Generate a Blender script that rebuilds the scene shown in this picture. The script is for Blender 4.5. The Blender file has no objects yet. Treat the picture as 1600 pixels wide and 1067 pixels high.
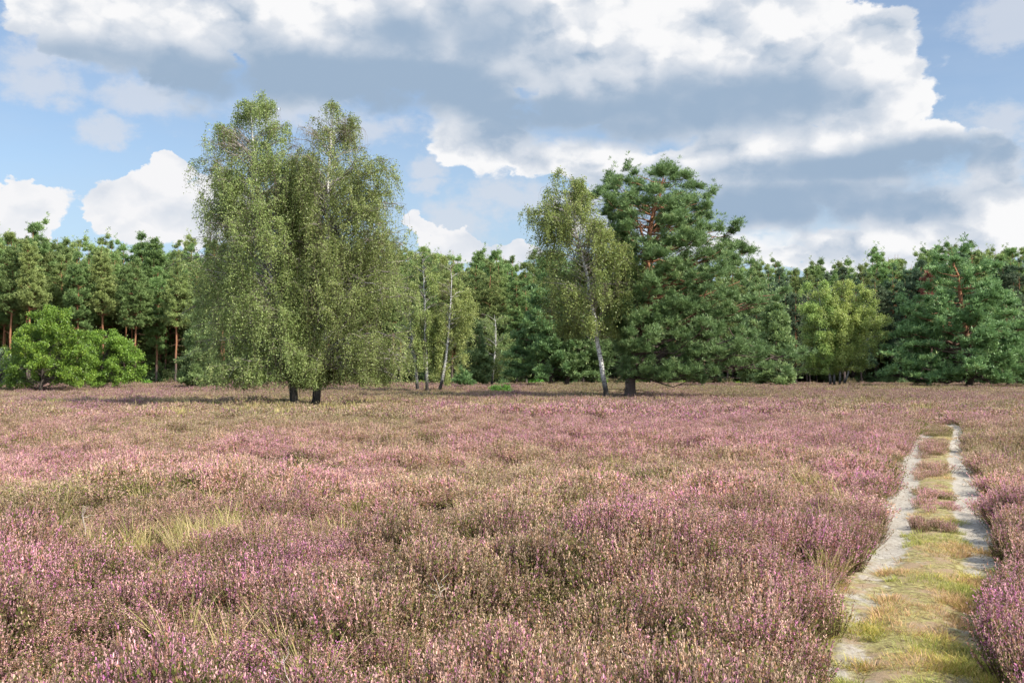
import bpy, math
import numpy as np
from mathutils import Vector

# ------------------------------------------------------------------ camera, sky, sun, exposure
S = bpy.context.scene
COL = S.collection
R = math.radians
EYE, F, HOR = 1.9, 1555.6, 583.0

cam_d = bpy.data.cameras.new('camera')
cam_d.lens = 35.0
cam_d.sensor_width = 36.0
cam_d.clip_end = 6000
cam = bpy.data.objects.new('camera', cam_d)
COL.objects.link(cam)
cam.location = (0, 0, EYE)
cam.rotation_euler = (R(90 + 1.82), 0, 0)
S.camera = cam

S.view_settings.view_transform = 'Standard'
S.view_settings.look = 'None'
S.view_settings.gamma = 1.0
S.view_settings.use_curve_mapping = False
S.view_settings.exposure = 0.75
S.render.engine = 'CYCLES'
S.cycles.max_bounces = 6
S.cycles.diffuse_bounces = 3
S.cycles.transmission_bounces = 4
S.cycles.transparent_max_bounces = 4

SUN_EL, SUN_AZ = 42.0, 120.0           # azimuth clockwise from the view direction (+Y)
sd = bpy.data.lights.new('sun', 'SUN')
sd.energy = 4.6
sd.angle = R(0.53)
sd.color = (1.0, 0.955, 0.88)
sun = bpy.data.objects.new('sun', sd)
COL.objects.link(sun)
sdir = Vector((math.sin(R(SUN_AZ)) * math.cos(R(SUN_EL)), math.cos(R(SUN_AZ)) * math.cos(R(SUN_EL)), math.sin(R(SUN_EL))))
sun.rotation_euler = sdir.to_track_quat('Z', 'Y').to_euler()


def make_world():
    w = bpy.data.worlds.new('World')
    S.world = w
    w.use_nodes = True
    nt = w.node_tree
    nt.nodes.clear()
    N, L = nt.nodes, nt.links
    STR = 0.10

    def nd(t, **kw):
        n = N.new(t)
        for k, v in kw.items():
            setattr(n, k, v)
        return n

    def put(sock, v):
        if isinstance(v, bpy.types.NodeSocket):
            L.new(v, sock)
        else:
            sock.default_value = v

    def m(op, a, b=None, c=None, clamp=False):
        n = nd('ShaderNodeMath', operation=op, use_clamp=clamp)
        put(n.inputs[0], a)
        if b is not None:
            put(n.inputs[1], b)
        if c is not None:
            put(n.inputs[2], c)
        return n.outputs[0]

    def vm(op, a, b=None, c=None):
        n = nd('ShaderNodeVectorMath', operation=op)
        put(n.inputs[0], a)
        if b is not None:
            put(n.inputs[1], b)
        if c is not None:
            put(n.inputs[2], c)
        return n.outputs['Value'] if op == 'LENGTH' else n.outputs[0]

    def noise(vec, scale, detail=5, rough=0.55, color=False, dist=0.0):
        n = nd('ShaderNodeTexNoise')
        put(n.inputs['Vector'], vec)
        n.inputs['Scale'].default_value = scale
        n.inputs['Detail'].default_value = detail
        n.inputs['Roughness'].default_value = rough
        n.inputs['Distortion'].default_value = dist
        return n.outputs['Color' if color else 'Fac']

    def sstep(x, a, b, lo=0.0, hi=1.0):
        n = nd('ShaderNodeMapRange', interpolation_type='SMOOTHSTEP')
        put(n.inputs['Value'], x)
        n.inputs['From Min'].default_value = a
        n.inputs['From Max'].default_value = b
        n.inputs['To Min'].default_value = lo
        n.inputs['To Max'].default_value = hi
        return n.outputs['Result']

    def mix(f, a, b):
        n = nd('ShaderNodeMix', data_type='RGBA')
        put(n.inputs[0], f)
        for s, v in ((n.inputs[6], a), (n.inputs[7], b)):
            if isinstance(v, bpy.types.NodeSocket):
                L.new(v, s)
            else:
                s.default_value = (*v, 1)
        return n.outputs[2]

    tc = nd('ShaderNodeTexCoord')
    D = tc.outputs['Generated']
    sep = nd('ShaderNodeSeparateXYZ')
    L.new(D, sep.inputs[0])
    az = m('ARCTAN2', sep.outputs[0], sep.outputs[1])
    el = m('ARCSINE', sep.outputs[2])
    cmb = nd('ShaderNodeCombineXYZ')
    L.new(az, cmb.inputs[0])
    L.new(el, cmb.inputs[1])
    P = cmb.outputs[0]
    Ds = vm('MULTIPLY', D, (1, 1, 1.5))
    n1 = noise(Ds, 7, 3, 0.5, color=True)
    n2 = noise(Ds, 30, 6, 0.6, color=True)
    w1 = vm('MULTIPLY', vm('SUBTRACT', n1, (.5, .5, .5)), (0.09, 0.05, 0))
    w2 = vm('MULTIPLY', vm('SUBTRACT', n2, (.5, .5, .5)), (0.05, 0.04, 0))
    Pw = vm('ADD', vm('ADD', P, w1), w2)
    Ps = vm('ADD', P, vm('MULTIPLY', w1, (1.0, .5, 0)))      # smoother, for the soft bases

    def blobs(vec, lst, sm=0.12):
        acc = None
        for (px, py, rx, ry) in lst:
            a = math.atan((px - 800) / F)
            e = math.atan((HOR - py) / F * math.cos(a))
            sx, sy = F / rx, F / ry
            q = vm('MULTIPLY_ADD', vec, (sx, sy, 0), (-a * sx, -e * sy, 0))
            f = m('SUBTRACT', 1.0, vm('LENGTH', q))
            acc = f if acc is None else m('SMOOTH_MAX', acc, f, sm)
        return acc

    # billows: domes on domes; the outline and the shading both come from them
    Dw = vm('ADD', Ds, vm('MULTIPLY', vm('SUBTRACT', n2, (.5, .5, .5)), (.035, .035, .035)))

    def billow(off):
        v = vm('ADD', Dw, off)
        acc = None
        for sc_, wt in ((9, .46), (20, .30), (44, .16)):
            vo = nd('ShaderNodeTexVoronoi', feature='F1')
            L.new(v, vo.inputs['Vector'])
            vo.inputs['Scale'].default_value = sc_
            t = m('MULTIPLY', m('SUBTRACT', 1.0, m('POWER', vo.outputs['Distance'], 1.6)), wt)
            acc = t if acc is None else m('ADD', acc, t)
        return m('ADD', acc, m('MULTIPLY', noise(v, 30, 4, 0.6), .16))
    r0 = billow((0, 0, 0))
    r1 = billow((0.016, 0, 0.030))
    rel = m('MULTIPLY', m('SUBTRACT', r0, r1), 1.3)          # > 0 : the face turned away from the sun

    # ---- cumulus and the big bank
    bank = [
        (420, -20, 430, 130), (250, 20, 270, 75), (560, 70, 260, 95), (760, 60, 300, 130), (1000, 20, 330, 170),
        (1190, 30, 230, 170), (1290, 90, 130, 120), (1340, 60, 66, 95), (1370, 175, 95, 75), (1050, 160, 320, 110),
        (760, 205, 130, 62), (900, 240, 190, 60), (1090, 260, 290, 75), (1300, 280, 260, 80), (1440, 235, 110, 55),
        (1180, 340, 260, 60), (1330, 370, 240, 55), (1470, 345, 110, 60), (1540, 260, 70, 60), (1600, 350, 50, 55),
         (970, 330, 190, 70), (1100, -120, 700, 140), (1400, 400, 200, 45), (1540, 390, 110, 40), (1220, 405, 120, 30), (500, 130, 330, 62), (240, 95, 150, 40), (720, 140, 240, 75), (250, 90, 200, 45), (1560, 330, 80, 60), (1400, 330, 200, 60), (1130, 390, 160, 36), (1240, 215, 200, 50), (1180, 225, 120, 40),
    ]
    cum = [
        (40, 305, 62, 40), (10, 318, 56, 32), (225, 308, 84, 62), (262, 345, 88, 50), (182, 325, 44, 40), (310, 330, 80, 60),
        (245, 272, 42, 36), (700, 378, 66, 40), (745, 398, 60, 30), (655, 368, 40, 36), (10, 352, 60, 24), (800, 400, 60, 22),
    ]
    wisp = [
        (1600, 12, 110, 50), (1570, 30, 80, 40), (75, 125, 75, 40), (230, 145, 80, 46), (170, 200, 70, 30), (665, 265, 34, 26), (675, 300, 30, 22), (775, 312, 70, 44), (720, 350, 80, 40), (1500, 330, 140, 70),
        (700, 225, 60, 30), (1550, 200, 90, 40), (1560, 310, 80, 80), (560, 200, 110, 40), (420, 175, 120, 34), (90, 90, 110, 40),
    ]
    fb = m('SUBTRACT', r0, 0.74)
    Db = blobs(Pw, bank, 0.15)
    fbank = m('ADD', Db, m('MULTIPLY', fb, 1.3))
    # generic clouds for the rest of the sky, away from the view
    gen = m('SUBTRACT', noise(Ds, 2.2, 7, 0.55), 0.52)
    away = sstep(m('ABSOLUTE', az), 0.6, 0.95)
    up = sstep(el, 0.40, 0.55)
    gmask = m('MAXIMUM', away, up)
    fgen = m('SUBTRACT', m('MULTIPLY', gen, 5.0), m('MULTIPLY', m('SUBTRACT', 1.0, gmask), 9.0))
    soft = m('ADD', 0.13, m('MULTIPLY', sstep(blobs(Ps, [(450, 165, 420, 50), (900, 215, 240, 30), (1250, 360, 330, 50), (1480, 270, 120, 50)], .2), -.3, .6), .40))
    a_bank = sstep(m('DIVIDE', m('MAXIMUM', fbank, fgen), soft), 0.0, 1.0)
    fcum = m('ADD', blobs(Pw, cum, 0.05), m('MULTIPLY', m('ADD', fb, .01), 1.5))
    a_cum = sstep(fcum, 0.0, 0.10)
    fw = m('ADD', blobs(Pw, wisp, 0.2), m('MULTIPLY', m('SUBTRACT', noise(Ds, 20, 7, .62), .5), 2.4))
    a_w = m('MULTIPLY', sstep(fw, 0.0, 0.8), 0.7)

    # ---- grey-blue undersides
    dark = [
        (330, 112, 230, 34), (520, 120, 260, 44), (690, 128, 220, 44), (870, 168, 150, 34), (1050, 172, 250, 46), (1160, 150, 180, 36), (1350, 262, 200, 24), (1210, 318, 250, 34),
        (1180, 335, 190, 26), (1040, 300, 110, 18), (1450, 250, 120, 30), (1640, 30, 20, 8), (150, 85, 150, 24), (760, 60, 90, 60), (640, 60, 120, 40),
    ]
    g = blobs(Ps, dark, 0.3)
    gd = sstep(m('ADD', g, m('MULTIPLY', m('SUBTRACT', noise(Ds, 8, 5, 0.5), 0.5), 0.9)), -0.9, 0.75)
    gd = m('MAXIMUM', gd, m('MULTIPLY', gmask, 0.35))
    base = noise(Ds, 6, 5, 0.5)
    thick = sstep(Db, 0.0, 0.7)
    sh = m('ADD', gd, m('MULTIPLY', m('SUBTRACT', base, 0.48), 0.5))
    sh = m('ADD', sh, m('MULTIPLY', rel, m('SUBTRACT', 2.0, m('MULTIPLY', gd, 1.5))))
    sh = m('ADD', sh, m('MULTIPLY', thick, .10))
    k = 1.0 / STR

    def kc(c):
        return tuple(v * k for v in c)
    WHITE, MID, GREY = kc((.57, .57, .575)), kc((.40, .43, .475)), kc((.205, .272, .36))
    c1 = mix(sstep(sh, -0.10, 0.50), WHITE, MID)
    ccol = mix(sstep(sh, 0.35, 1.15), c1, GREY)
    shc = m('ADD', m('ADD', m('MULTIPLY', m('SUBTRACT', base, 0.45), 0.6), m('MULTIPLY', rel, 1.6)), 0.08, clamp=True)
    cumcol = mix(shc, kc((.55, .55, .56)), kc((.36, .40, .46)))

    sky = nd('ShaderNodeTexSky', sky_type='NISHITA')
    sky.sun_disc = False
    sky.sun_elevation = R(SUN_EL)
    sky.sun_rotation = R(SUN_AZ)
    sky.air_density = 1.0
    sky.dust_density = 1.2
    sky.ozone_density = 1.3
    # thin high veil
    veil = m('MULTIPLY', sstep(noise(vm('MULTIPLY', D, (1, 1, 4)), 3.5, 6, 0.6), 0.3, 0.75), 0.26)
    veil = m('ADD', veil, sstep(el, 0.16, 0.0, 0, 0.18))
    c = mix(veil, sky.outputs[0], kc((.33, .39, .47)))
    c = mix(sstep(el, 0.24, 0.03, 0, 0.55), c, kc((.25, .345, .47)))
    c = mix(a_w, c, kc((.42, .44, .48)))
    c = mix(a_bank, c, ccol)
    c = mix(a_cum, c, cumcol)
    c = mix(sstep(el, 0.10, 0.0, 0, 0.35), c, kc((.36, .42, .50)))
    # unseen sky beside, behind and overhead boosted: added fill light to lift the shadows
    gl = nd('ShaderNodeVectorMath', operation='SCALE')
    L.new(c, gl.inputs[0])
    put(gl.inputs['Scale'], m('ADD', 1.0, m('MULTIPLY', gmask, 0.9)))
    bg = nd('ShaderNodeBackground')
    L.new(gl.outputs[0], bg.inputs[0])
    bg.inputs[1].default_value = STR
    out = nd('ShaderNodeOutputWorld')
    L.new(bg.outputs[0], out.inputs[0])
    w.cycles.sampling_method = 'MANUAL'
    w.cycles.sample_map_resolution = 512


make_world()

# ------------------------------------------------------------------ helpers
def tag(o, label=None, cat=None, group=None, kind=None):
    if label:
        o['label'] = label
    if cat:
        o['category'] = cat
    if group:
        o['group'] = group
    if kind:
        o['kind'] = kind
    return o


def vnoise(x, y, seed=0):
    """lattice value noise in 0..1, vectorised"""
    x = np.asarray(x, float); y = np.asarray(y, float)
    xi = np.floor(x).astype(np.int64); yi = np.floor(y).astype(np.int64)
    fx = x - xi; fy = y - yi
    fx = fx * fx * (3 - 2 * fx); fy = fy * fy * (3 - 2 * fy)

    def h(a, b):
        n = (a * 374761393 + b * 668265263 + seed * 974711) & 0x7fffffff
        n = ((n ^ (n >> 13)) * 1274126177) & 0x7fffffff
        n = (n ^ (n >> 16)) & 0xffff
        return n / 65535.0
    a = h(xi, yi) * (1 - fx) + h(xi + 1, yi) * fx
    b = h(xi, yi + 1) * (1 - fx) + h(xi + 1, yi + 1) * fx
    return a * (1 - fy) + b * fy


def fbm(x, y, seed=0, o=3):
    s = 0; t = 0; a = 1.0
    for i in range(o):
        s = s + a * vnoise(x * 2 ** i + 17.3 * i, y * 2 ** i - 9.1 * i, seed + i * 7)
        t += a
        a *= 0.55
    return s / t


def mesh_np(name, V, faces, attrs=None, smooth=False):
    """V (n,3); faces: list of integer arrays (m,k)"""
    me = bpy.data.meshes.new(name)
    faces = [np.asarray(f) for f in faces if len(f)]
    nl = sum(f.size for f in faces)
    nf = sum(len(f) for f in faces)
    me.vertices.add(len(V))
    me.vertices.foreach_set('co', np.ascontiguousarray(V, np.float32).ravel())
    me.loops.add(nl)
    me.loops.foreach_set('vertex_index', np.concatenate([f.ravel() for f in faces]).astype(np.int32))
    me.polygons.add(nf)
    tot = np.concatenate([np.full(len(f), f.shape[1]) for f in faces])
    start = np.concatenate([[0], np.cumsum(tot)[:-1]])
    me.polygons.foreach_set('loop_start', start.astype(np.int32))
    me.polygons.foreach_set('loop_total', tot.astype(np.int32))
    if smooth:
        me.polygons.foreach_set('use_smooth', np.ones(nf, bool))
    me.update(calc_edges=True)
    for an, arr in (attrs or {}).items():
        arr = np.asarray(arr, np.float32)
        if arr.ndim == 1:
            a = me.attributes.new(an, 'FLOAT', 'POINT')
            a.data.foreach_set('value', arr)
        else:
            a = me.attributes.new(an, 'FLOAT_COLOR', 'POINT')
            a.data.foreach_set('color', arr.ravel())
    return me


def link_mesh(name, me, mat, parent=None, loc=None):
    if mat is not None and not me.materials:
        me.materials.append(mat)
    o = bpy.data.objects.new(name, me)
    COL.objects.link(o)
    if parent is not None:
        o.parent = parent
    if loc is not None:
        o.location = loc
    return o


def norm(a):
    return a / np.maximum(np.linalg.norm(a, axis=-1, keepdims=True), 1e-9)


def tubes(P, Rr, sides=5):
    """P (B,K,3), Rr (B,K) -> verts, quads, per-vertex height fraction placeholder"""
    B, K, _ = P.shape
    T = np.empty_like(P)
    T[:, 1:-1] = P[:, 2:] - P[:, :-2]
    T[:, 0] = P[:, 1] - P[:, 0]
    T[:, -1] = P[:, -1] - P[:, -2]
    T = norm(T)
    ref = np.where(np.abs(T[:, :1, 2:3]) > 0.8, np.array([1., 0, 0]), np.array([0, 0, 1.]))
    ref = np.broadcast_to(ref, T.shape)
    U = norm(np.cross(T, ref))
    W = np.cross(T, U)
    a = np.arange(sides) / sides * 2 * np.pi
    ring = (np.cos(a)[None, None, :, None] * U[:, :, None] + np.sin(a)[None, None, :, None] * W[:, :, None])
    V = P[:, :, None] + ring * Rr[:, :, None, None]
    idx = np.arange(B * K * sides).reshape(B, K, sides)
    i0 = idx[:, :-1]; i1 = idx[:, 1:]
    q = np.stack([i0, np.roll(i0, -1, 2), np.roll(i1, -1, 2), i1], -1).reshape(-1, 4)
    return V.reshape(-1, 3), q


def merge(parts):
    """parts: list of (V, F, attr dict) with identical attr keys"""
    Vs, Fs, off = [], {}, 0
    at = {}
    for V, Fq, A in parts:
        Vs.append(V)
        Fs.setdefault(Fq.shape[1], []).append(Fq + off)
        off += len(V)
        for k_, v in A.items():
            at.setdefault(k_, []).append(v)
    return np.concatenate(Vs), [np.concatenate(f) for f in Fs.values()], {k_: np.concatenate(v) for k_, v in at.items()}


def frames(Z, rng):
    """rotation frames with z axis along Z (N,3), random roll -> (N,3,3) columns X,Y,Z"""
    Z = norm(Z)
    r = rng.normal(size=Z.shape)
    X = norm(np.cross(r, Z))
    Y = np.cross(Z, X)
    return np.stack([X, Y, Z], -1)


def scatter(tv, tf, pos, M, scale, rng):
    """replicate a template (k,3),(m,q) at pos (N,3) with frames M (N,3,3), scale (N,) or (N,3)"""
    scale = np.asarray(scale, float)
    if scale.ndim == 1:
        scale = scale[:, None]
    loc = tv[None] * scale[:, None, :] if scale.shape[1] == 3 else tv[None] * scale[:, None]
    V = np.einsum('nij,nkj->nki', M, loc) + pos[:, None]
    Fq = tf[None] + (np.arange(len(pos)) * len(tv))[:, None, None]
    return V.reshape(-1, 3), Fq.reshape(-1, tf.shape[1])


# ------------------------------------------------------------------ materials
class Mat:
    def __init__(self, name):
        self.m = bpy.data.materials.new(name)
        self.m.use_nodes = True
        self.nt = self.m.node_tree
        self.nt.nodes.clear()
        self.out = self.nt.nodes.new('ShaderNodeOutputMaterial')

    def nd(self, t, **kw):
        n = self.nt.nodes.new(t)
        for k_, v in kw.items():
            setattr(n, k_, v)
        return n

    def put(self, s, v):
        if isinstance(v, bpy.types.NodeSocket):
            self.nt.links.new(v, s)
        elif s.type == 'RGBA' and len(v) == 3:
            s.default_value = (*v, 1)
        else:
            s.default_value = v

    def attr(self, name, kind='GEOMETRY', out='Fac'):
        n = self.nd('ShaderNodeAttribute', attribute_type=kind, attribute_name=name)
        return n.outputs[out]

    def math(self, op, a, b=0.0, clamp=False):
        n = self.nd('ShaderNodeMath', operation=op, use_clamp=clamp)
        self.put(n.inputs[0], a); self.put(n.inputs[1], b)
        return n.outputs[0]

    def mix(self, f, a, b, blend='MIX'):
        n = self.nd('ShaderNodeMix', data_type='RGBA', blend_type=blend)
        self.put(n.inputs[0], f); self.put(n.inputs[6], a); self.put(n.inputs[7], b)
        return n.outputs[2]

    def ramp(self, f, stops):
        n = self.nd('ShaderNodeValToRGB')
        cr = n.color_ramp
        while len(cr.elements) < len(stops):
            cr.elements.new(0.5)
        for e, (p, c) in zip(cr.elements, stops):
            e.position = p
            e.color = (*c, 1)
        self.put(n.inputs[0], f)
        return n.outputs[0]

    def noise(self, scale, detail=4, rough=0.55, vec=None, sc=None):
        n = self.nd('ShaderNodeTexNoise')
        if vec is None:
            vec = self.nd('ShaderNodeTexCoord').outputs['Object']
        if sc is not None:
            mp = self.nd('ShaderNodeMapping')
            self.put(mp.inputs['Vector'], vec)
            mp.inputs['Scale'].default_value = sc
            vec = mp.outputs[0]
        self.put(n.inputs['Vector'], vec)
        n.inputs['Scale'].default_value = scale
        n.inputs['Detail'].default_value = detail
        n.inputs['Roughness'].default_value = rough
        return n.outputs['Fac']

    def step(self, x, a, b, lo=0., hi=1.):
        n = self.nd('ShaderNodeMapRange', interpolation_type='SMOOTHSTEP')
        self.put(n.inputs['Value'], x)
        n.inputs['From Min'].default_value = a; n.inputs['From Max'].default_value = b
        n.inputs['To Min'].default_value = lo; n.inputs['To Max'].default_value = hi
        return n.outputs['Result']

    def bump(self, h, strength, dist):
        n = self.nd('ShaderNodeBump')
        n.inputs['Strength'].default_value = strength
        n.inputs['Distance'].default_value = dist
        self.put(n.inputs['Height'], h)
        return n.outputs[0]

    def surf(self, col, rough=0.8, trans=0.0, spec=0.2, normal=None, tcol=None):
        p = self.nd('ShaderNodeBsdfPrincipled')
        self.put(p.inputs['Base Color'], col)
        p.inputs['Roughness'].default_value = rough
        p.inputs['Specular IOR Level'].default_value = spec
        if normal is not None:
            self.put(p.inputs['Normal'], normal)
        sh = p.outputs[0]
        if trans > 0:
            t = self.nd('ShaderNodeBsdfTranslucent')
            self.put(t.inputs[0], tcol if tcol is not None else col)
            mx = self.nd('ShaderNodeMixShader')
            mx.inputs[0].default_value = trans
            self.nt.links.new(sh, mx.inputs[1]); self.nt.links.new(t.outputs[0], mx.inputs[2])
            sh = mx.outputs[0]
        self.nt.links.new(sh, self.out.inputs[0])
        return self.m


def leaf_mat(name, stops, trans=0.3, rough=0.45, spec=0.35, vary=0.25):
    """leaf colour from the per-leaf random value; every tree shifts it a little (real variation between plants)"""
    k = Mat(name)
    r = k.attr('rnd')
    oi = k.nd('ShaderNodeObjectInfo')
    c = k.ramp(r, stops)
    hs = k.nd('ShaderNodeHueSaturation')
    k.put(hs.inputs['Color'], c)
    k.put(hs.inputs['Value'], k.step(oi.outputs['Random'], 0, 1, 1 - vary, 1 + vary))
    k.put(hs.inputs['Hue'], k.step(k.math('FRACT', k.math('MULTIPLY', oi.outputs['Random'], 7.13)), 0, 1, .5 - .035 * vary * 4, .5 + .02))
    return k.surf(hs.outputs[0], rough, trans, spec)


def birch_bark(name):
    k = Mat(name)
    h = k.attr('hgt')
    tc = k.nd('ShaderNodeTexCoord').outputs['Object']
    n = k.noise(5.0, 5, .65, tc, (1.2, 1.2, 4.5))
    n2 = k.noise(2.4, 3, .5, tc, (1, 1, 1.0))
    marks = k.step(n, .50, .58)
    c = k.mix(marks, (.62, .60, .55), (.045, .04, .035))
    low = k.step(k.math('ADD', h, k.math('MULTIPLY', n2, -1.2)), .1, 2.0)
    c = k.mix(low, (.035, .03, .025), c)
    thin = k.attr('thin')
    c = k.mix(thin, c, (.16, .12, .09))
    return k.surf(c, .75, 0, .2, k.bump(n, .6, .03))


def pine_bark(name, orange_from=3.0, orange_to=7.0):
    k = Mat(name)
    h = k.attr('hgt')
    tc = k.nd('ShaderNodeTexCoord').outputs['Object']
    n = k.noise(4, 5, .7, tc, (2, 2, .7))
    n2 = k.noise(18, 4, .6, tc, (1, 1, .4))
    low = k.mix(n, (.045, .035, .03), (.16, .12, .10))
    top = k.mix(n, (.19, .085, .045), (.37, .18, .095))
    c = k.mix(k.step(h, orange_from, orange_to), low, top)
    c = k.mix(k.step(n2, .55, .75), c, (.06, .045, .04))
    c = k.mix(k.math('MULTIPLY', k.attr('thin'), .6), c, (.14, .10, .075))
    return k.surf(c, .85, 0, .15, k.bump(n2, .7, .03))


# ------------------------------------------------------------------ the path in plan and the lie of the land
# rows: Y, left edge, left rut right edge, right rut left edge, right edge
PATH = np.array([
    [2.0, 0.35, 0.75, 0.95, 1.45], [4.0, 1.10, 1.5, 1.75, 2.20], [6.1, 1.84, 2.22, 2.55, 2.98], [7.1, 2.27, 2.62, 2.98, 3.40], [8.05, 2.66, 3.02, 3.45, 3.92],
    [9.3, 3.18, 3.55, 4.06, 4.54], [11.06, 4.00, 4.40, 4.92, 5.36], [13.6, 5.03, 5.49, 6.02, 6.42],
    [17.7, 6.78, 7.16, 7.74, 8.24], [21.5, 8.36, 8.70, 9.32, 9.82], [25.2, 9.98, 10.32, 10.96, 11.50], [30.4, 12.35, 12.62, 13.36, 13.90],
    [34.0, 14.0, 14.25, 14.85, 15.45], [37.0, 15.3, 15.55, 15.85, 16.35], [41.0, 17.0, 17.3, 17.5, 17.95], [46.0, 18.3, 18.7, 18.9, 19.4], [55.0, 21., 21.4, 21.7, 22.2]])


def path_at(y):
    return [np.interp(y, PATH[:, 0], PATH[:, i]) for i in (1, 2, 3, 4)]


def ground_z(x, y):
    x = np.asarray(x, float); y = np.asarray(y, float)
    a, b, c, d = path_at(np.clip(y, 2, 55))
    mid = (a + d) / 2; hw = (d - a) / 2
    dist = np.maximum(np.abs(x - mid) - hw, 0)
    off = np.clip(dist / 1.0, 0, 1)
    off = off * off * (3 - 2 * off)
    off = np.where(y > 55, 1.0, off)
    near = np.clip(1.3 - y / 60, .25, 1)
    z = (fbm(x / 1.5, y / 1.5, 3, 2) - .5) * .44 * near * off
    z += (fbm(x / 6.5, y / 6.5, 9, 2) - .5) * .34 * near * off
    z += (vnoise(x / 30 + 5, y / 30, 21) - .5) * .30 * off
    # the big flowering hummock and its neighbour
    z += .26 * np.exp(-(((x - 1.0) / 1.5) ** 2 + ((y - 8.6) / 1.1) ** 2))
    z += .16 * np.exp(-(((x - 2.2) / .7) ** 2 + ((y - 8.1) / .9) ** 2)) * off
    z += -.14 * np.exp(-(((x + 2.6) / .9) ** 2 + ((y - 8.2) / .6) ** 2))
    return z * np.clip(1 - (y - 220) / 200, 0, 1)


def build_ground():
    ys = np.concatenate([[-400, -100, -40, -15, -5], np.arange(0, 16, .16), np.arange(16, 50, .45), np.arange(50, 180, 2.5), [190, 220, 260, 400, 900, 2500]])
    fr = np.concatenate([[-2500, -900, -400, -200], np.linspace(-110, -30, 22), np.arange(-28, -10, .7), np.arange(-10, 12, .16), np.arange(12, 30, .45), np.linspace(31, 120, 30), [200, 400, 900, 2500]])
    X, Y = np.meshgrid(fr, ys)
    Z = ground_z(X, Y)
    V = np.stack([X, Y, Z], -1).reshape(-1, 3)
    n, m_ = X.shape
    i = np.arange(n * m_).reshape(n, m_)
    q = np.stack([i[:-1, :-1], i[:-1, 1:], i[1:, 1:], i[1:, :-1]], -1).reshape(-1, 4)
    k = Mat('heath_soil')
    tc = k.nd('ShaderNodeTexCoord').outputs['Object']
    a = k.noise(9, 6, .7, tc)
    b = k.noise(.6, 4, .6, tc)
    c = k.ramp(a, [(.3, (.035, .025, .018)), (.5, (.085, .062, .042)), (.7, (.15, .115, .08))])
    c = k.mix(k.step(b, .45, .65), c, (.12, .10, .05))
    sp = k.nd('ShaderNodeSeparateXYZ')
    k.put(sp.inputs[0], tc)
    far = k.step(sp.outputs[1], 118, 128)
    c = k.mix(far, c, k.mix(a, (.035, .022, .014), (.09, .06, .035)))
    mat = k.surf(c, .95, 0, .1, k.bump(a, .8, .05))
    o = link_mesh('ground', mesh_np('ground', V, [q], smooth=True), mat)
    tag(o, kind='structure')


def build_path():
    ys = np.concatenate([np.arange(1.0, 16, .1), np.arange(16, 55, .35)])
    K = 26
    t = np.linspace(0, 1, K)
    a, b, c, d = path_at(ys)
    wob = (fbm(ys * .9, ys * 0, 5, 3) - .5) * .22
    wob2 = (fbm(ys * .9, ys * 0 + 9, 6, 3) - .5) * .22
    A = a - .14 + wob; Dd = d + .12 + wob2
    X = A[:, None] + (Dd - A)[:, None] * t
    Y = np.repeat(ys[:, None], K, 1)
    Z = ground_z(X, Y) + .006
    # ruts are trodden down, the middle stands proud
    u = (X - a[:, None]) / (d - a)[:, None]
    rut = np.exp(-((u - .14) / .15) ** 4) + np.exp(-((u - .86) / .145) ** 4)
    Z += .012 + .035 * (1 - rut) * np.exp(-((u - .5) / .3) ** 2) + (fbm(X / .20, Y / .13, 31, 3) - .5) * .045 * (.3 + rut)
    V = np.stack([X, Y, Z], -1).reshape(-1, 3)
    n = len(ys)
    i = np.arange(n * K).reshape(n, K)
    q = np.stack([i[:-1, :-1], i[:-1, 1:], i[1:, 1:], i[1:, :-1]], -1).reshape(-1, 4)
    k = Mat('sandy_path')
    tc = k.nd('ShaderNodeTexCoord').outputs['Object']
    f = k.noise(26, 7, .7, tc)
    g = k.noise(3.2, 5, .6, tc, (1, .55, 1))
    h = k.noise(70, 3, .7, tc)
    sand = k.ramp(f, [(.30, (.15, .12, .09)), (.42, (.30, .26, .205)), (.55, (.37, .33, .265)), (.72, (.50, .455, .38))])
    sand = k.mix(k.math('MULTIPLY', k.step(h, .58, .7), .6), sand, (.11, .09, .07))
    moss = k.ramp(k.noise(17, 7, .75, tc), [(.34, (.07, .055, .03)), (.46, (.19, .15, .065)), (.56, (.30, .27, .10)), (.70, (.44, .37, .22))])
    moss = k.mix(k.step(k.noise(3.5, 5, .65, tc), .48, .6), moss, k.mix(f, (.20, .13, .07), (.36, .27, .17)))
    ru = k.attr('rut')
    g2 = k.noise(9, 5, .65, tc, (1, .6, 1))
    fac = k.step(k.math('ADD', k.math('ADD', k.math('MULTIPLY', g, .9), k.math('MULTIPLY', g2, .9)), k.math('MULTIPLY', ru, -1.0)), .38, .72)
    col = k.mix(fac, sand, moss)
    mat = k.surf(col, .95, 0, .1, k.bump(k.math('ADD', f, k.math('MULTIPLY', h, .4)), .7, .02))
    near = np.clip((12.5 - Y) / 3.5, 0, 1)
    rutv = np.clip(rut, 0, 1) * (1 - near * .74) + .12 - near * .06
    o = link_mesh('path', mesh_np('path', V, [q], {'rut': rutv.ravel()}, smooth=True), mat)
    tag(o, kind='structure')


build_ground()
build_path()

# ------------------------------------------------------------------ trees
LEAF = np.array([[0, 0, 0], [.36, .42, .05], [0, 1, 0], [-.36, .42, .05]]) * np.array([1, 1, 1.])
LEAF_F = np.array([[0, 1, 2, 3]])


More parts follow.
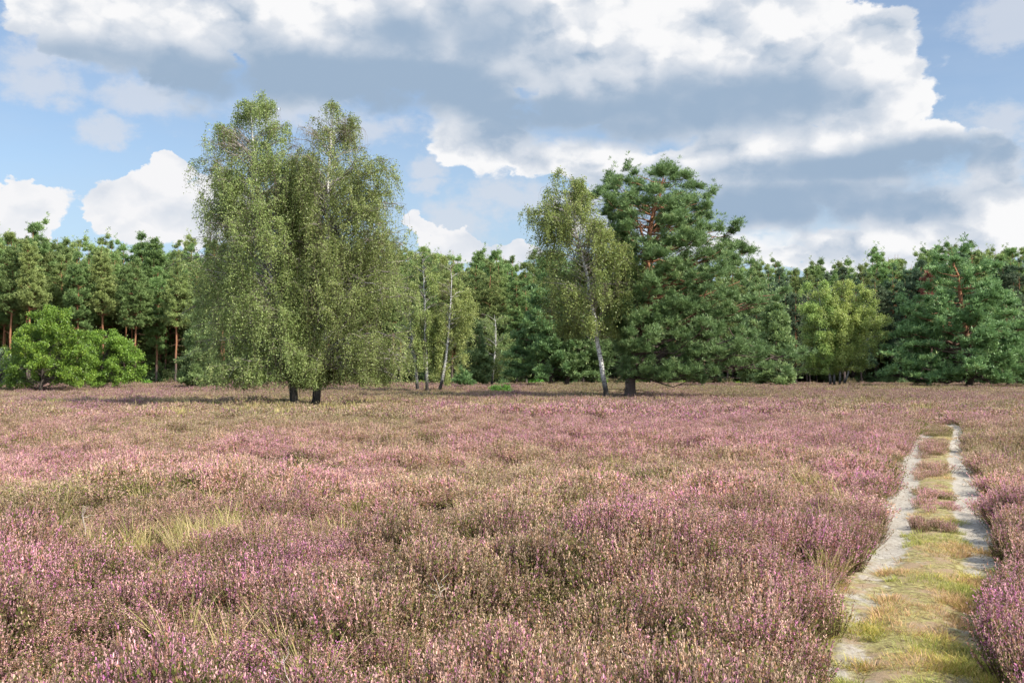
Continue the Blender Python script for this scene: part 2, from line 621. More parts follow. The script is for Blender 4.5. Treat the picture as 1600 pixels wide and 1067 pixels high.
def blade_template(nb, spread, w, seed):
    """a pine shoot: nb needle blades in a cone round +z, unit length"""
    rng = np.random.default_rng(seed)
    V, Fq = [], []
    for i in range(nb):
        az = i / nb * 2 * np.pi + rng.uniform(-.4, .4)
        th = R(spread) * rng.uniform(.35, 1.1)
        d = np.array([math.cos(az) * math.sin(th), math.sin(az) * math.sin(th), math.cos(th)])
        s = np.cross(d, rng.normal(size=3)); s /= np.linalg.norm(s)
        b = np.array([0, 0, rng.uniform(-.35, .3)])
        j = len(V)
        V += [b, b + d * .55 + s * w, b + d, b + d * .55 - s * w]
        Fq.append([j, j + 1, j + 2, j + 3])
    return np.array(V), np.array(Fq)


SHOOT = blade_template(9, 62, .075, 1)
SHOOT_FAR = blade_template(6, 65, .13, 2)


def env_px(rows, bx, Y):
    r = np.array(rows, float)
    z = EYE + (HOR - r[:, 0]) * Y / F
    xl = (r[:, 1] - bx) * Y / F
    xr = (r[:, 2] - bx) * Y / F
    o = np.argsort(z)
    return z[o], xl[o], xr[o]


def poly(pts, Y, bx, n=14, dy=0.0, rng=None, wob=.05, ground=True):
    """trunk line from pixel points (px,py): smooth resample; dy is how far it leans back"""
    p = np.array(pts, float)
    z = EYE + (HOR - p[:, 1]) * Y / F
    x = (p[:, 0] - bx) * Y / F
    if ground:
        z[0] = -.15
    t = np.linspace(0, 1, len(p)); s = np.linspace(0, 1, n)
    zi = np.interp(s, t, z); xi = np.interp(s, t, x)
    ke = np.array([.25, .5, .25])
    for _ in range(2):
        xi[1:-1] = np.convolve(xi, ke, 'valid')
    P = np.stack([xi, dy * s, zi], -1)
    if rng is not None:
        P[1:-1, :2] += rng.normal(size=(n - 2, 2)) * wob
    return P


def along(P, z):
    """point on trunk at height z (trunks rise monotonically)"""
    return np.stack([np.interp(z, P[:, 2], P[:, 0]), np.interp(z, P[:, 2], P[:, 1]), z], -1)


def bez(a, c, b, K):
    t = np.linspace(0, 1, K)[None, :, None]
    return (1 - t) ** 2 * a[:, None] + 2 * t * (1 - t) * c[:, None] + t * t * b[:, None]


def reach_of(env, zt, x0, az):
    z, xl, xr = env
    L_ = x0 - np.interp(zt, z, xl); R_ = np.interp(zt, z, xr) - x0
    rx = np.maximum(np.where(np.cos(az) > 0, R_, L_), .15)
    rd = np.maximum((L_ + R_) * .46, .2)
    return 1 / np.sqrt((np.cos(az) / rx) ** 2 + (np.sin(az) / rd) ** 2)


def wood_mesh(name, trunkP, r0, groups, sides=9, top=.08):
    n = len(trunkP)
    s = np.linspace(0, 1, n)
    rr = r0 * ((1 - s) ** .8 * (1 - top) + top)
    rr[0] *= 1.35
    parts = []
    V, q = tubes(trunkP[None], rr[None], sides)
    parts.append((V, q, {'hgt': V[:, 2], 'thin': np.zeros(len(V))}))
    for P, Rr, sd_, th in groups:
        if not len(P):
            continue
        V, q = tubes(P, Rr, sd_)
        parts.append((V, q, {'hgt': V[:, 2], 'thin': np.full(len(V), float(th))}))
    V, Fs, A = merge(parts)
    return mesh_np(name, V, Fs, A, smooth=True)


def broadleaf(seed, trunkP, r0, env, zb, nprim=70, nleaf=50000, leaf=.07, droop=.9, rise=.55, sec=7, twig=(.4, 1.3), hug=1.0, twigs_per=3, clump=1.0, flat=.5, holes=0.0, upw=0.0, wexp=1.5, gap=(.12, .42), bare=0.0):
    """birch / oak / shrub: trunk, ascending limbs, side branches, hanging (or spreading) leafy twigs"""
    rng = np.random.default_rng(seed)
    z, xl, xr = env
    zs = rng.uniform(z[0], z[-1] - .1, nprim * 6)
    wgt = (np.interp(zs, z, xr - xl) + .3) ** wexp
    zt = rng.choice(zs, nprim, replace=False, p=wgt / wgt.sum())
    az = rng.uniform(0, 2 * np.pi, nprim)
    ztop = trunkP[-1, 2]
    x0g = np.interp(zt, trunkP[:, 2], trunkP[:, 0])
    rc = reach_of(env, zt, x0g, az) * rng.uniform(.45, 1.0, nprim) ** .5 * hug
    z0 = np.clip(zt - rc * rise * rng.uniform(.6, 1.3, nprim), zb + rng.uniform(0, 1.2, nprim), ztop * .985)
    a = along(trunkP, z0)
    out = np.stack([np.cos(az), np.sin(az), np.zeros(nprim)], -1)
    cx = np.interp(zt, trunkP[:, 2], trunkP[:, 0]); cy = np.interp(zt, trunkP[:, 2], trunkP[:, 1])
    tip = np.stack([cx, cy, zt], -1) + out * rc[:, None]
    tip[:, 2] = zt
    ctl = a * .45 + tip * .55 + np.array([0, 0, 1.]) * (rc * .22)[:, None] + rng.normal(size=a.shape) * (rc * .06)[:, None]
    K = 8
    PP = bez(a, ctl, tip, K)
    PP[:, 1:-1] += rng.normal(size=(nprim, K - 2, 3)) * (rc * .018)[:, None, None]
    rb = np.clip(r0 * .27 * (rc / rc.max()) ** .8, .012, None)
    RR = rb[:, None] * np.linspace(1, .18, K)[None]
    # secondaries
    ns = nprim * sec
    pi = np.repeat(np.arange(nprim), sec)
    t = .22 + .78 * rng.uniform(0, 1.0, ns) ** .5
    kf = t * (K - 1); k0 = np.minimum(kf.astype(int), K - 2); fr = (kf - k0)[:, None]
    sa = PP[pi, k0] * (1 - fr) + PP[pi, k0 + 1] * fr
    tang = norm(PP[pi, k0 + 1] - PP[pi, k0])
    side = norm(rng.normal(size=(ns, 3)) * np.array([1, 1, flat]) + tang * .9 + np.array([0, 0, .15]))
    sl = (rc[pi] * .34 * rng.uniform(.5, 1.2, ns) * (1.1 - .2 * t)).clip(.3, 2.6) * clump
    sb = sa + side * sl[:, None] + np.array([0, 0, -.12 * droop]) * sl[:, None]
    sc_ = (sa + sb) / 2 + np.array([0, 0, .16]) * sl[:, None]
    K2 = 5
    SP = bez(sa, sc_, sb, K2)
    SR = (np.clip(rb[pi] * .35, .006, .03))[:, None] * np.linspace(1, .3, K2)[None]
    # twigs
    nt = ns * twigs_per
    ti = np.repeat(np.arange(ns), twigs_per)
    t2 = rng.uniform(.25, 1, nt)
    kf = t2 * (K2 - 1); k0 = np.minimum(kf.astype(int), K2 - 2); fr = (kf - k0)[:, None]
    ta = SP[ti, k0] * (1 - fr) + SP[ti, k0 + 1] * fr
    td = norm(rng.normal(size=(nt, 3)) * np.array([1, 1, .6]) + np.array([0, 0, upw]))
    tl = rng.uniform(*twig, nt)
    h0 = np.interp(ta[:, 2], [z[0], z[0] + 2.0], [.35, 1.0])
    tb = ta + td * (tl * .38)[:, None] + np.array([0, 0, -1.]) * (tl * droop * h0)[:, None]
    tcn = ta + td * (tl * .42)[:, None] + np.array([0, 0, .05]) * tl[:, None]
    K3 = 4
    TP = bez(ta, tcn, tb, K3)
    TR = np.full((nt, 1), .0055) * np.linspace(1, .5, K3)[None]
    hf = np.clip((ta[:, 2] - z[0]) / (z[-1] - z[0]), 0, 1)
    gs_ = .55 + (z[-1] - z[0]) * .034
    cn = (vnoise(ta[:, 0] / gs_ + ta[:, 1] * .6, ta[:, 2] / gs_ * .9, seed) + vnoise(ta[:, 1] / gs_ - ta[:, 0] * .5, ta[:, 2] / gs_ * 1.1 + 7, seed + 5)) / 2
    keep = ((cn > gap[0] + (gap[1] - gap[0]) * hf) | (hf > .955)) & (cn > gap[0] * .8 + .15 * (rng.random(nt) - .5)) & (rng.random(nt) > holes)
    ki = np.nonzero(keep)[0]
    li = rng.choice(ki, nleaf)
    tt = rng.uniform(.05, 1.05, nleaf)
    A, C, B_ = ta[li], tcn[li], tb[li]
    t_ = tt[:, None]
    lp = (1 - t_) ** 2 * A + 2 * t_ * (1 - t_) * C + t_ ** 2 * B_
    lp += rng.normal(size=lp.shape) * leaf * .9
    fin = lp[:, 2] > z[0] - .12 + .35 * rng.random(nleaf)
    if bare > 0:
        tc_ = along(trunkP, np.clip(lp[:, 2], 0, ztop))
        hid = (np.abs(lp[:, 0] - tc_[:, 0]) < .26) & (lp[:, 1] < tc_[:, 1]) & (rng.random(nleaf) < bare)
        fin &= ~hid
    lp = lp[fin]; li = li[fin]; nleaf = len(lp)
    # leaves hang: long axis mostly down and out
    ld = norm(rng.normal(size=lp.shape) * .75 + np.array([0, 0, -.55]) + norm(lp - along(trunkP, np.clip(lp[:, 2], 0, ztop))) * .3)
    nrm = norm(np.cross(ld, rng.normal(size=lp.shape)))
    X = np.cross(ld, nrm)
    M = np.stack([X, ld, nrm], -1)
    sc2 = leaf * rng.uniform(.7, 1.25, nleaf)
    lv, lf = scatter(LEAF, LEAF_F, lp, M, sc2, rng)
    # random tone: per leaf plus per-branch drift
    br = rng.uniform(0, 1, ns)[ti[li]]
    rnd = np.clip(.62 * rng.random(nleaf) + .38 * br, 0, 1)
    wood = wood_mesh('trunk', trunkP[:-1] if len(trunkP) > 7 else trunkP, r0, [(PP, RR, 5, .5), (SP, SR, 3, .8), (TP[::2], TR[::2], 3, 1.)])
    crown = mesh_np('crown', lv, [lf], {'rnd': np.repeat(rnd, 4)})
    return wood, crown


def conifer(seed, trunkP, r0, env, zb, nprim=60, pads=5, shoots=50, L=.17, rise=.22, pad=(.55, .22), tmpl=SHOOT, up=.9, tipup=.25, dead=0, start=.4, forks=None, rads=1.0, finger=.38):
    """Scots pine: limbs with flat pads of needle shoots"""
    rng = np.random.default_rng(seed)
    z, xl, xr = env
    zs = rng.uniform(z[0], z[-1], nprim * 6)
    wgt = (np.interp(zs, z, xr - xl) + .8) ** 1.4
    zt = np.sort(rng.choice(zs, nprim, replace=False, p=wgt / wgt.sum()))
    az = (np.arange(nprim) * 2.399 + rng.uniform(-.5, .5, nprim)) % (2 * np.pi)
    ztop = trunkP[-1, 2]
    x0g = np.interp(zt, trunkP[:, 2], trunkP[:, 0])
    rc = reach_of(env, zt, x0g, az) * rng.uniform(.5, 1.0, nprim) ** .6 * .97
    z0 = np.clip(zt - rc * rise * rng.uniform(.5, 1.5, nprim), zb + rng.uniform(0, 1.0, nprim), ztop * .975)
    a = along(trunkP, z0)
    out = np.stack([np.cos(az), np.sin(az), np.zeros(nprim)], -1)
    cx = np.interp(zt, trunkP[:, 2], trunkP[:, 0]); cy = np.interp(zt, trunkP[:, 2], trunkP[:, 1])
    tip = np.stack([cx, cy, zt], -1) + out * rc[:, None]
    tip[:, 2] = zt
    ctl = a * .4 + tip * .6 + np.array([0, 0, 1.]) * (-rc * tipup * .4)[:, None] + rng.normal(size=a.shape) * (rc * .08)[:, None]
    K = 9
    PP = bez(a, ctl, tip, K)
    PP[:, 1:-1] += rng.normal(size=(nprim, K - 2, 3)) * (rc * .022)[:, None, None]
    rb = np.clip(r0 * .36 * rads * (rc / rc.max()) ** .9, .015, None)
    RR = rb[:, None] * np.linspace(1, .2, K)[None]
    npd = np.maximum((pads * rc / rc.max() * 1.25).astype(int), 2)
    pi = np.repeat(np.arange(nprim), npd)
    n = len(pi)
    t = rng.uniform(start, 1.0, n) ** .8
    first = np.concatenate([[0], np.cumsum(npd)[:-1]])
    t[first] = 1.0
    kf = t * (K - 1); k0 = np.minimum(kf.astype(int), K - 2); fr = (kf - k0)[:, None]
    sa = PP[pi, k0] * (1 - fr) + PP[pi, k0 + 1] * fr
    sl = rc[pi] * .30 * rng.uniform(.3, 1.1, n)
    sl[first] *= .1
    side = norm(rng.normal(size=(n, 3)) * np.array([1, 1, .22]) + out[pi] * .8 + np.array([0, 0, .25]))
    pc = sa + side * sl[:, None]
    SP = bez(sa, (sa + pc) / 2 - np.array([0, 0, .08]) * sl[:, None], pc, 4)
    SR = np.clip(rb[pi] * .35, .008, .05)[:, None] * np.linspace(1, .4, 4)[None]
    # shoots over each pad
    m_ = n * shoots
    si = np.repeat(np.arange(n), shoots)
    pr = pad[0] * rng.uniform(.6, 1.3, n)[si]
    d = rng.normal(size=(m_, 3))
    d = norm(d)
    d[:, 2] = np.where(rng.random(m_) < .78, np.abs(d[:, 2]), d[:, 2])
    rad = np.clip(np.abs(rng.normal(size=m_)) * .62, .05, 1.7)
    fing = (rng.random(n) < finger)[si]
    prx = np.where(fing, pr * .50, pr)
    prz = np.where(fing, pr * 1.05, pr * pad[1] / pad[0])
    d[:, 2] = np.where(fing, np.abs(d[:, 2]) * 1.1, d[:, 2])
    sp = pc[si] + d * rad[:, None] * np.stack([prx, prx, prz], -1)
    sdn = norm(d * .75 + out[pi[si]] * .35 + np.array([0, 0, up]) + rng.normal(size=(m_, 3)) * .25)
    M = frames(sdn, rng)
    tv, tf = tmpl
    sv, sf = scatter(tv, tf, sp, M, L * rng.uniform(.7, 1.3, m_), rng)
    rnd = np.clip(.55 * rng.random(m_) + .3 * rng.random(n)[si] + .15 * (rad), 0, 1)
    groups = [(PP, RR, 5, .1), (SP, SR, 3, .7)]
    if dead:
        dz = rng.uniform(.5, zb + 1.5, dead)
        da = rng.uniform(0, 2 * np.pi, dead)
        A = along(trunkP, dz)
        do = np.stack([np.cos(da), np.sin(da), rng.uniform(-.35, .15, dead)], -1)
        ln = rng.uniform(.4, 1.0, dead) * (xr - xl).max() * .28
        DP = bez(A, A + do * ln[:, None] * .5 + np.array([0, 0, .1]), A + do * ln[:, None], 6)
        DP[:, 1:] += rng.normal(size=(dead, 5, 3)) * .06
        groups.append((DP, np.linspace(.03, .006, 6)[None].repeat(dead, 0), 4, 1.))
    if forks:
        for fp, fr0 in forks:
            groups.append((fp[None], (np.linspace(1, .25, len(fp)) * fr0)[None], 8, 0.))
    wood = wood_mesh('trunk', trunkP, r0, groups)
    crown = mesh_np('crown', sv, [sf], {'rnd': np.repeat(rnd, len(tv))})
    return wood, crown


M_BIRCH_BARK = birch_bark('birch_bark')
M_PINE_BARK = pine_bark('pine_bark', 3.5, 7.5)
M_PINE_BARK_TALL = pine_bark('tall_pine_bark', 2.5, 6.0)
M_OAK_BARK = Mat('oak_bark')
M_OAK_BARK = M_OAK_BARK.surf(M_OAK_BARK.mix(M_OAK_BARK.noise(6, 5, .7), (.04, .033, .027), (.12, .10, .08)), .9, 0, .1)
M_BIRCH_LEAF = leaf_mat('birch_leaf', [(0, (0.143, 0.191, 0.056)), (.45, (0.234, 0.299, 0.089)), (.8, (0.340, 0.405, 0.139)), (1, (0.500, 0.535, 0.202))], .36, .45, .3, .08)
M_BIRCH_YEL = leaf_mat('yellowing_birch_leaf', [(0, (0.170, 0.223, 0.064)), (.45, (0.270, 0.337, 0.099)), (.8, (0.384, 0.444, 0.141)), (1, (0.533, 0.543, 0.208))], .38, .45, .3, .10)
M_BIRCH_ROUND = leaf_mat('round_birch_leaf', [(0, (0.207, 0.272, 0.070)), (.45, (0.329, 0.411, 0.109)), (.8, (0.468, 0.542, 0.155)), (1, (0.620, 0.620, 0.229))], .38, .45, .3, .10)
M_OAK_LEAF = leaf_mat('oak_leaf', [(0, (0.079, 0.175, 0.028)), (.5, (0.150, 0.302, 0.042)), (.85, (0.247, 0.423, 0.056)), (1, (0.388, 0.514, 0.084))], .32, .4, .35, .22)
M_NEEDLE = leaf_mat('pine_needle', [(0, (0.143, 0.102, 0.045)), (.05, (0.104, 0.163, 0.056)), (.45, (0.167, 0.251, 0.088)), (.85, (0.239, 0.333, 0.119)), (1, (0.319, 0.369, 0.136))], .3, .5, .3, .10)
M_NEEDLE_FAR = leaf_mat('wood_pine_needle', [(0, (.16, .12, .06)), (.06, (0.119, 0.174, 0.059)), (.45, (0.200, 0.275, 0.089)), (.85, (0.267, 0.362, 0.119)), (1, (0.360, 0.435, 0.154))], .34, .55, .25, .20)
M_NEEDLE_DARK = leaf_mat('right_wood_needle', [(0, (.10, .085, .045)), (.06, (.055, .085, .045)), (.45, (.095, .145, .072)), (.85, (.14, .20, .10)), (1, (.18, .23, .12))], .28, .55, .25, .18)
M_RUST = leaf_mat('dead_needle', [(0, (.14, .06, .035)), (.6, (.26, .12, .07)), (1, (.34, .19, .11))], .1, .7, .1, .1)
M_GREYGREEN = leaf_mat('willow_leaf', [(0, (.09, .125, .07)), (.6, (.15, .20, .11)), (1, (.24, .28, .17))], .25, .5, .3, .05)


def plant(name, base, meshes, mats, label, cat, group=None, rz=0.0, sc=1.0, kind=None):
    e = bpy.data.objects.new(name, None)
    COL.objects.link(e)
    e.empty_display_size = .5
    e.location = base
    e.rotation_euler = (0, 0, rz)
    e.scale = (sc, sc, sc) if not isinstance(sc, tuple) else sc
    tag(e, label, cat, group, kind)
    for nm, me, mt in zip(('trunk', 'crown'), meshes, mats):
        if me is not None:
            link_mesh(nm, me, mt, e)
    return e


def base_pt(px, Y):
    x = (px - 800) * Y / F
    return (x, Y, float(ground_z(x, Y)))


def hero_trees():
    # --- the two big birches (left centre)
    g = 'pair of tall birches on the heath'
    Y = 49.0
    bx = 462
    rng = np.random.default_rng(5)
    tr = poly([(463, 632), (458, 590), (446, 520), (430, 450), (410, 385), (400, 320), (393, 250), (388, 200), (384, 144)], Y, bx, 18, .6, rng, .04)
    env = env_px([(136, 370, 404), (158, 350, 428), (185, 330, 445), (215, 314, 468), (245, 306, 480), (300, 302, 490), (345, 300, 495), (368, 286, 500), (400, 290, 505), (440, 293, 486), (490, 298, 492), (540, 308, 496), (580, 318, 500), (606, 330, 505)], bx, Y)
    w, c = broadleaf(11, tr, .22, env, 1.9, 320, 280000, .074, .95, .55, 8, (.5, 1.6), 1.0, 3, holes=.05, gap=(.1, .50), bare=.6, wexp=1.3)
    plant('birch_tree', base_pt(bx, Y), (w, c), (M_BIRCH_BARK, M_BIRCH_LEAF), 'left one of the two big birches on the heath, tallest tree, airy crown', 'tree', g)
    bx = 492
    tr = poly([(491, 630), (499, 590), (503, 540), (508, 470), (511, 400), (512, 330), (512, 260), (514, 205), (522, 158)], Y + .8, bx, 18, -.4, rng, .04)
    env = env_px([(156, 515, 532), (175, 500, 552), (195, 468, 570), (215, 450, 582), (240, 440, 598), (262, 436, 618), (300, 436, 610), (322, 456, 622), (345, 457, 638), (385, 458, 642), (430, 458, 652), (480, 460, 648), (530, 462, 642), (575, 464, 636), (602, 468, 620)], bx, Y + .8)
    w, c = broadleaf(12, tr, .22, env, 2.0, 320, 290000, .074, .95, .5, 8, (.5, 1.6), 1.0, 3, holes=.05, gap=(.1, .50), bare=.6, wexp=1.6)
    plant('birch_tree', base_pt(bx, Y + .8), (w, c), (M_BIRCH_BARK, M_BIRCH_LEAF), 'right one of the two big birches, pointed crown, side branch sticking out right', 'tree', g)

    # --- birch beside the big pine
    Y = 62.0
    bx = 947
    tr = poly([(948, 622), (941, 580), (934, 535), (926, 480), (916, 420), (905, 370), (893, 320), (884, 270)], Y, bx, 16, .2, rng, .05)
    env = env_px([(263, 862, 900), (275, 846, 912), (305, 832, 920), (330, 820, 938), (348, 818, 950), (370, 832, 968), (395, 842, 990), (415, 852, 995), (440, 850, 990), (470, 845, 980), (500, 846, 965), (530, 860, 955)], bx, Y)
    w, c = broadleaf(13, tr, .17, env, 3.6, 130, 85000, .098, 1.05, .45, 7, (.5, 1.7), 1.0, 3, holes=.1, gap=(.42, .43), wexp=1.1, bare=.7)
    plant('birch_tree', base_pt(bx, Y), (w, c), (M_BIRCH_BARK, leaf_mat('drooping_birch_leaf', [(0, (.15, .185, .05)), (.45, (.235, .285, .08)), (.8, (.33, .37, .11)), (1, (.46, .44, .15))], .36, .45, .3, .02)), 'birch with yellowish drooping leaves leaning left in front of the big pine', 'tree')

    # --- the big Scots pine
    Y = 64.0
    bx = 985
    tr = poly([(984, 622), (987, 575), (993, 530), (1003, 470), (1010, 420), (1014, 385), (1020, 340), (1032, 300), (1040, 272)], Y, bx, 18, .5, rng, .05)
    env = env_px([(258, 1015, 1052), (268, 948, 1066), (290, 938, 1108), (325, 936, 1126), (350, 945, 1140), (375, 965, 1178), (395, 975, 1192), (430, 966, 1200), (470, 958, 1206), (510, 956, 1214), (545, 975, 1226), (575, 1006, 1234), (598, 1030, 1200)], bx, Y)

    def fork(pts, dy):
        p = poly(pts, Y, bx, 10, dy, rng, .05, False)
        return p
    forks = [(fork([(990, 590), (1020, 570), (1048, 545), (1075, 510), (1095, 470), (1110, 430)], -.8), .17),
             (fork([(1012, 395), (1003, 360), (990, 330), (975, 305)], .3), .11), (fork([(1006, 560), (1050, 578), (1100, 588), (1150, 590)], -1.2), .07),
             (fork([(1013, 390), (1035, 365), (1065, 335), (1085, 310)], -.4), .10)]
    w, c = conifer(21, tr, .36, env, 2.1, 235, 9, 46, .24, .34, (.62, .42), SHOOT, 1.1, .3, 26, .32, forks)
    plant('pine_tree', base_pt(bx, Y), (w, c), (M_PINE_BARK, M_NEEDLE), 'large spreading Scots pine with orange upper limbs beside the leaning birch', 'tree')

    # --- two dark pines behind the birch
    g = 'dark low pines behind the leaning birch'
    Y = 104.0
    for bx, sd_, rows, lb in ((860, 31, [(398, 850, 872), (420, 838, 892), (450, 822, 900), (490, 812, 905), (530, 798, 905), (565, 790, 905), (596, 795, 900)], 'dark low-branched pine, left one of the two behind the leaning birch'),
                              (886, 32, [(420, 885, 915), (450, 872, 935), (490, 868, 945), (530, 866, 955), (565, 866, 960), (596, 868, 950)], 'dark low-branched pine, right one of the two behind the leaning birch')):
        tr = poly([(bx, 608), (bx + 1, 560), (bx + 4, 500), (bx + 4, 405 if bx == 860 else 425)], Y, bx, 12, .2, rng, .06)
        w, c = conifer(sd_, tr, .30, env_px(rows, bx, Y), 1.3, 90, 7, 34, .34, .12, (.75, .28), SHOOT_FAR, .6, .3, 8, .3)
        plant('pine_tree', base_pt(bx, Y), (w, c), (M_PINE_BARK, M_NEEDLE), lb, 'tree', g)

    # --- birch trio with white stems
    g = 'slim white-stemmed birches beside the big pair'
    Y = 80.0
    for bx, pts, rows, sd_, n, zb, lb in (
            (653, [(653, 613), (651, 580), (645, 540), (640, 500), (636, 450)], [(440, 625, 650), (470, 615, 665), (520, 612, 668), (560, 618, 668), (585, 625, 662)], 41, 9000, 4.2, 'shortest and leftmost of the three slim white-stemmed birches'),
            (664, [(668, 613), (667, 580), (663, 530), (663, 470), (662, 430), (658, 388)], [(380, 650, 668), (400, 640, 682), (440, 636, 690), (490, 640, 692), (540, 646, 692), (580, 652, 690)], 42, 15000, 3.5, 'middle of the three slim white-stemmed birches, thin straight stem'),
            (687, [(684, 613), (694, 585), (699, 540), (703, 490), (706, 450), (703, 398)], [(390, 692, 714), (410, 682, 728), (440, 680, 742), (480, 680, 746), (530, 682, 744), (570, 690, 740), (602, 700, 732)], 43, 22000, 1.8, 'slim birch with a curved white stem, right one of the three')):
        tr = poly(pts, Y, bx, 14, .2, rng, .03)
        w, c = broadleaf(sd_, tr, .15, env_px(rows, bx, Y), zb, 60, int(n * 1.35), .105, .8, .45, 6, (.4, 1.2), 1.0, 3, holes=.15, gap=(.40, .46), bare=.88)
        plant('birch_tree', base_pt(bx, Y), (w, c), (M_BIRCH_BARK, M_BIRCH_YEL), lb, 'tree', g)

    # --- birch behind the trio, small conifers there
    Y = 112.0
    bx = 768
    tr = poly([(768, 605), (772, 560), (776, 520), (772, 480)], Y, bx, 12, .2, rng, .03)
    w, c = broadleaf(44, tr, .14, env_px([(476, 764, 782), (495, 748, 796), (530, 742, 802), (570, 744, 804), (600, 750, 800)], bx, Y), 1.6, 46, 15000, .13, .8, .45, 6, (.4, 1.2))
    plant('birch_tree', base_pt(bx, Y), (w, c), (M_BIRCH_BARK, M_BIRCH_LEAF), 'small olive-green birch at the wood edge between the slim birches and dark pines', 'tree')
    for bx, Y, top, hw, sd_, lb in ((742, 108., 502, 20, 51, 'small blue-green young pine just right of the slim birches'), (722, 92., 580, 17, 52, 'knee-high pine bush at the foot of the slim birches'),
                                    (1212, 100., 470, 32, 53, 'medium bushy pine between the big pine and the round birches'), (1182, 112., 430, 30, 54, 'grey-green pine rising right behind the big spreading pine'), (1432, 108., 566, 16, 55, 'small pale young pine in front of the broad dark pine'),
                                    (312, 96., 470, 26, 56, 'bushy young pine half hidden at the left side of the big birch'), (1574, 112., 470, 40, 57, 'bushy pine at the right edge of the photo')):
        bot = HOR + 1.5 * F / Y
        rows = [(top, bx - 3, bx + 3), (top + (bot - top) * .2, bx - hw * .45, bx + hw * .45), (top + (bot - top) * .55, bx - hw * .85, bx + hw * .85), (bot - 7, bx - hw, bx + hw)]
        tr = poly([(bx, bot + 4), (bx + 1, (top + bot) / 2), (bx, top + 2)], Y, bx, 10, .1, rng, .02)
        big = (bot - top) > 60
        w, c = conifer(sd_, tr, .16 if big else .05, env_px(rows, bx, Y), .5 if big else .15, 50 if big else 26, 5, 26 if big else 16, .36 if big else .22, .25, (.6 if big else .28, .3 if big else .2), SHOOT_FAR, .9, .2, 0, .3)
        plant('pine_bush' if not big else 'pine_tree', base_pt(bx, Y), (w, c), (M_PINE_BARK, M_NEEDLE if sd_ != 55 else M_GREYGREEN), lb, 'tree' if big else 'shrub')

    # --- round birch group on the right
    g = 'round birches in front of the right-hand wood'
    Y = 110.0
    for bx, pts, rows, sd_, n, lb in (
            (1297, [(1297, 606), (1295, 560), (1288, 500), (1278, 445)], [(438, 1262, 1290), (455, 1250, 1300), (490, 1242, 1308), (530, 1238, 1308), (560, 1242, 1304), (584, 1250, 1300)], 61, 26000, 'leftmost stem of the round yellow-green birch group on the right'),
            (1303, [(1303, 606), (1303, 560), (1300, 500), (1300, 432)], [(429, 1288, 1312), (445, 1270, 1326), (480, 1262, 1334), (530, 1262, 1334), (575, 1268, 1330)], 62, 22000, 'tallest birch of the round yellow-green group on the right, dark stem foot'),
            (1312, [(1312, 606), (1312, 570), (1316, 520), (1322, 445)], [(440, 1312, 1334), (460, 1302, 1345), (500, 1298, 1352), (550, 1300, 1356), (580, 1306, 1350)], 63, 20000, 'birch with the whitest stem in the round yellow-green group on the right'),
            (1318, [(1314, 606), (1326, 580), (1342, 530), (1352, 480), (1356, 442)], [(440, 1346, 1366), (455, 1338, 1372), (480, 1334, 1374), (485, 1334, 1384), (520, 1336, 1393), (545, 1338, 1392), (575, 1342, 1362)], 64, 20000, 'rightmost birch of the round yellow-green group, stem leaning right')):
        tr = poly(pts, Y, bx, 12, .3, rng, .03)
        w, c = broadleaf(sd_, tr, .15, env_px(rows, bx, Y), 2.0, 70, int(n * 1.6), .14, .7, .5, 6, (.4, 1.1), 1.0, 3)
        plant('birch_tree', base_pt(bx, Y), (w, c), (M_BIRCH_BARK, M_BIRCH_ROUND), lb, 'tree', g)

    # --- broad pine at right
    Y = 104.0
    bx = 1516
    tr = poly([(1516, 604), (1514, 560), (1510, 500), (1500, 440), (1490, 385)], Y, bx, 16, .3, rng, .08)
    env = env_px([(378, 1478, 1500), (395, 1462, 1545), (420, 1452, 1572), (450, 1448, 1580), (466, 1412, 1584), (500, 1402, 1596), (540, 1404, 1606), (560, 1390, 1612), (596, 1400, 1606)], bx, Y)
    w, c = conifer(71, tr, .42, env, 1.6, 95, 8, 46, .34, .22, (.95, .36), SHOOT_FAR, .7, .3, 14, .3)
    plant('pine_tree', base_pt(bx, Y), (w, c), (M_PINE_BARK, M_NEEDLE), 'broad dark spreading pine with layered boughs near the right edge of the photo', 'tree')

    # --- oaks at left
    Y = 84.0
    bx = 66
    tr = poly([(66, 613), (66, 580), (72, 540), (78, 495)], Y, bx, 10, .2, rng, .05)
    env = env_px([(480, 66, 100), (496, 46, 114), (520, 28, 124), (545, 18, 136), (575, 10, 140), (606, 8, 136)], bx, Y)
    w, c = broadleaf(81, tr, .17, env, .5, 110, 60000, .13, .15, .35, 7, (.2, .6), 1.0, 3, upw=.5, flat=.8, wexp=1.0, gap=(.15, .2))
    plant('oak_tree', base_pt(bx, Y), (w, c), (M_OAK_BARK, M_OAK_LEAF), 'larger, taller of the two bright green oaks at the left edge of the wood', 'tree', 'young oaks before the left wood')
    Y = 93.0
    bx = 158
    tr = poly([(158, 608), (158, 580), (166, 550), (172, 525)], Y, bx, 10, .2, rng, .05)
    env = env_px([(516, 140, 168), (530, 134, 196), (550, 132, 216), (575, 134, 230), (602, 140, 228)], bx, Y)
    w, c = broadleaf(83, tr, .15, env, .6, 95, 42000, .135, .12, .35, 6, (.2, .6), 1.0, 3, upw=.5, flat=.7, wexp=1.0, gap=(.15, .2))
    plant('oak_tree', base_pt(bx, Y), (w, c), (M_OAK_BARK, leaf_mat('young_oak_leaf', [(0, (.14, .20, .03)), (.5, (.22, .32, .045)), (.85, (.31, .41, .06)), (1, (.42, .46, .08))], .35, .4, .35, .03)), 'smaller yellow-green oak right of the larger oak by the left wood', 'tree', 'young oaks before the left wood')
    Y = 88.0
    bx = 2
    tr = poly([(2, 611), (2, 585), (4, 550)], Y, bx, 8, .1, rng, .04)
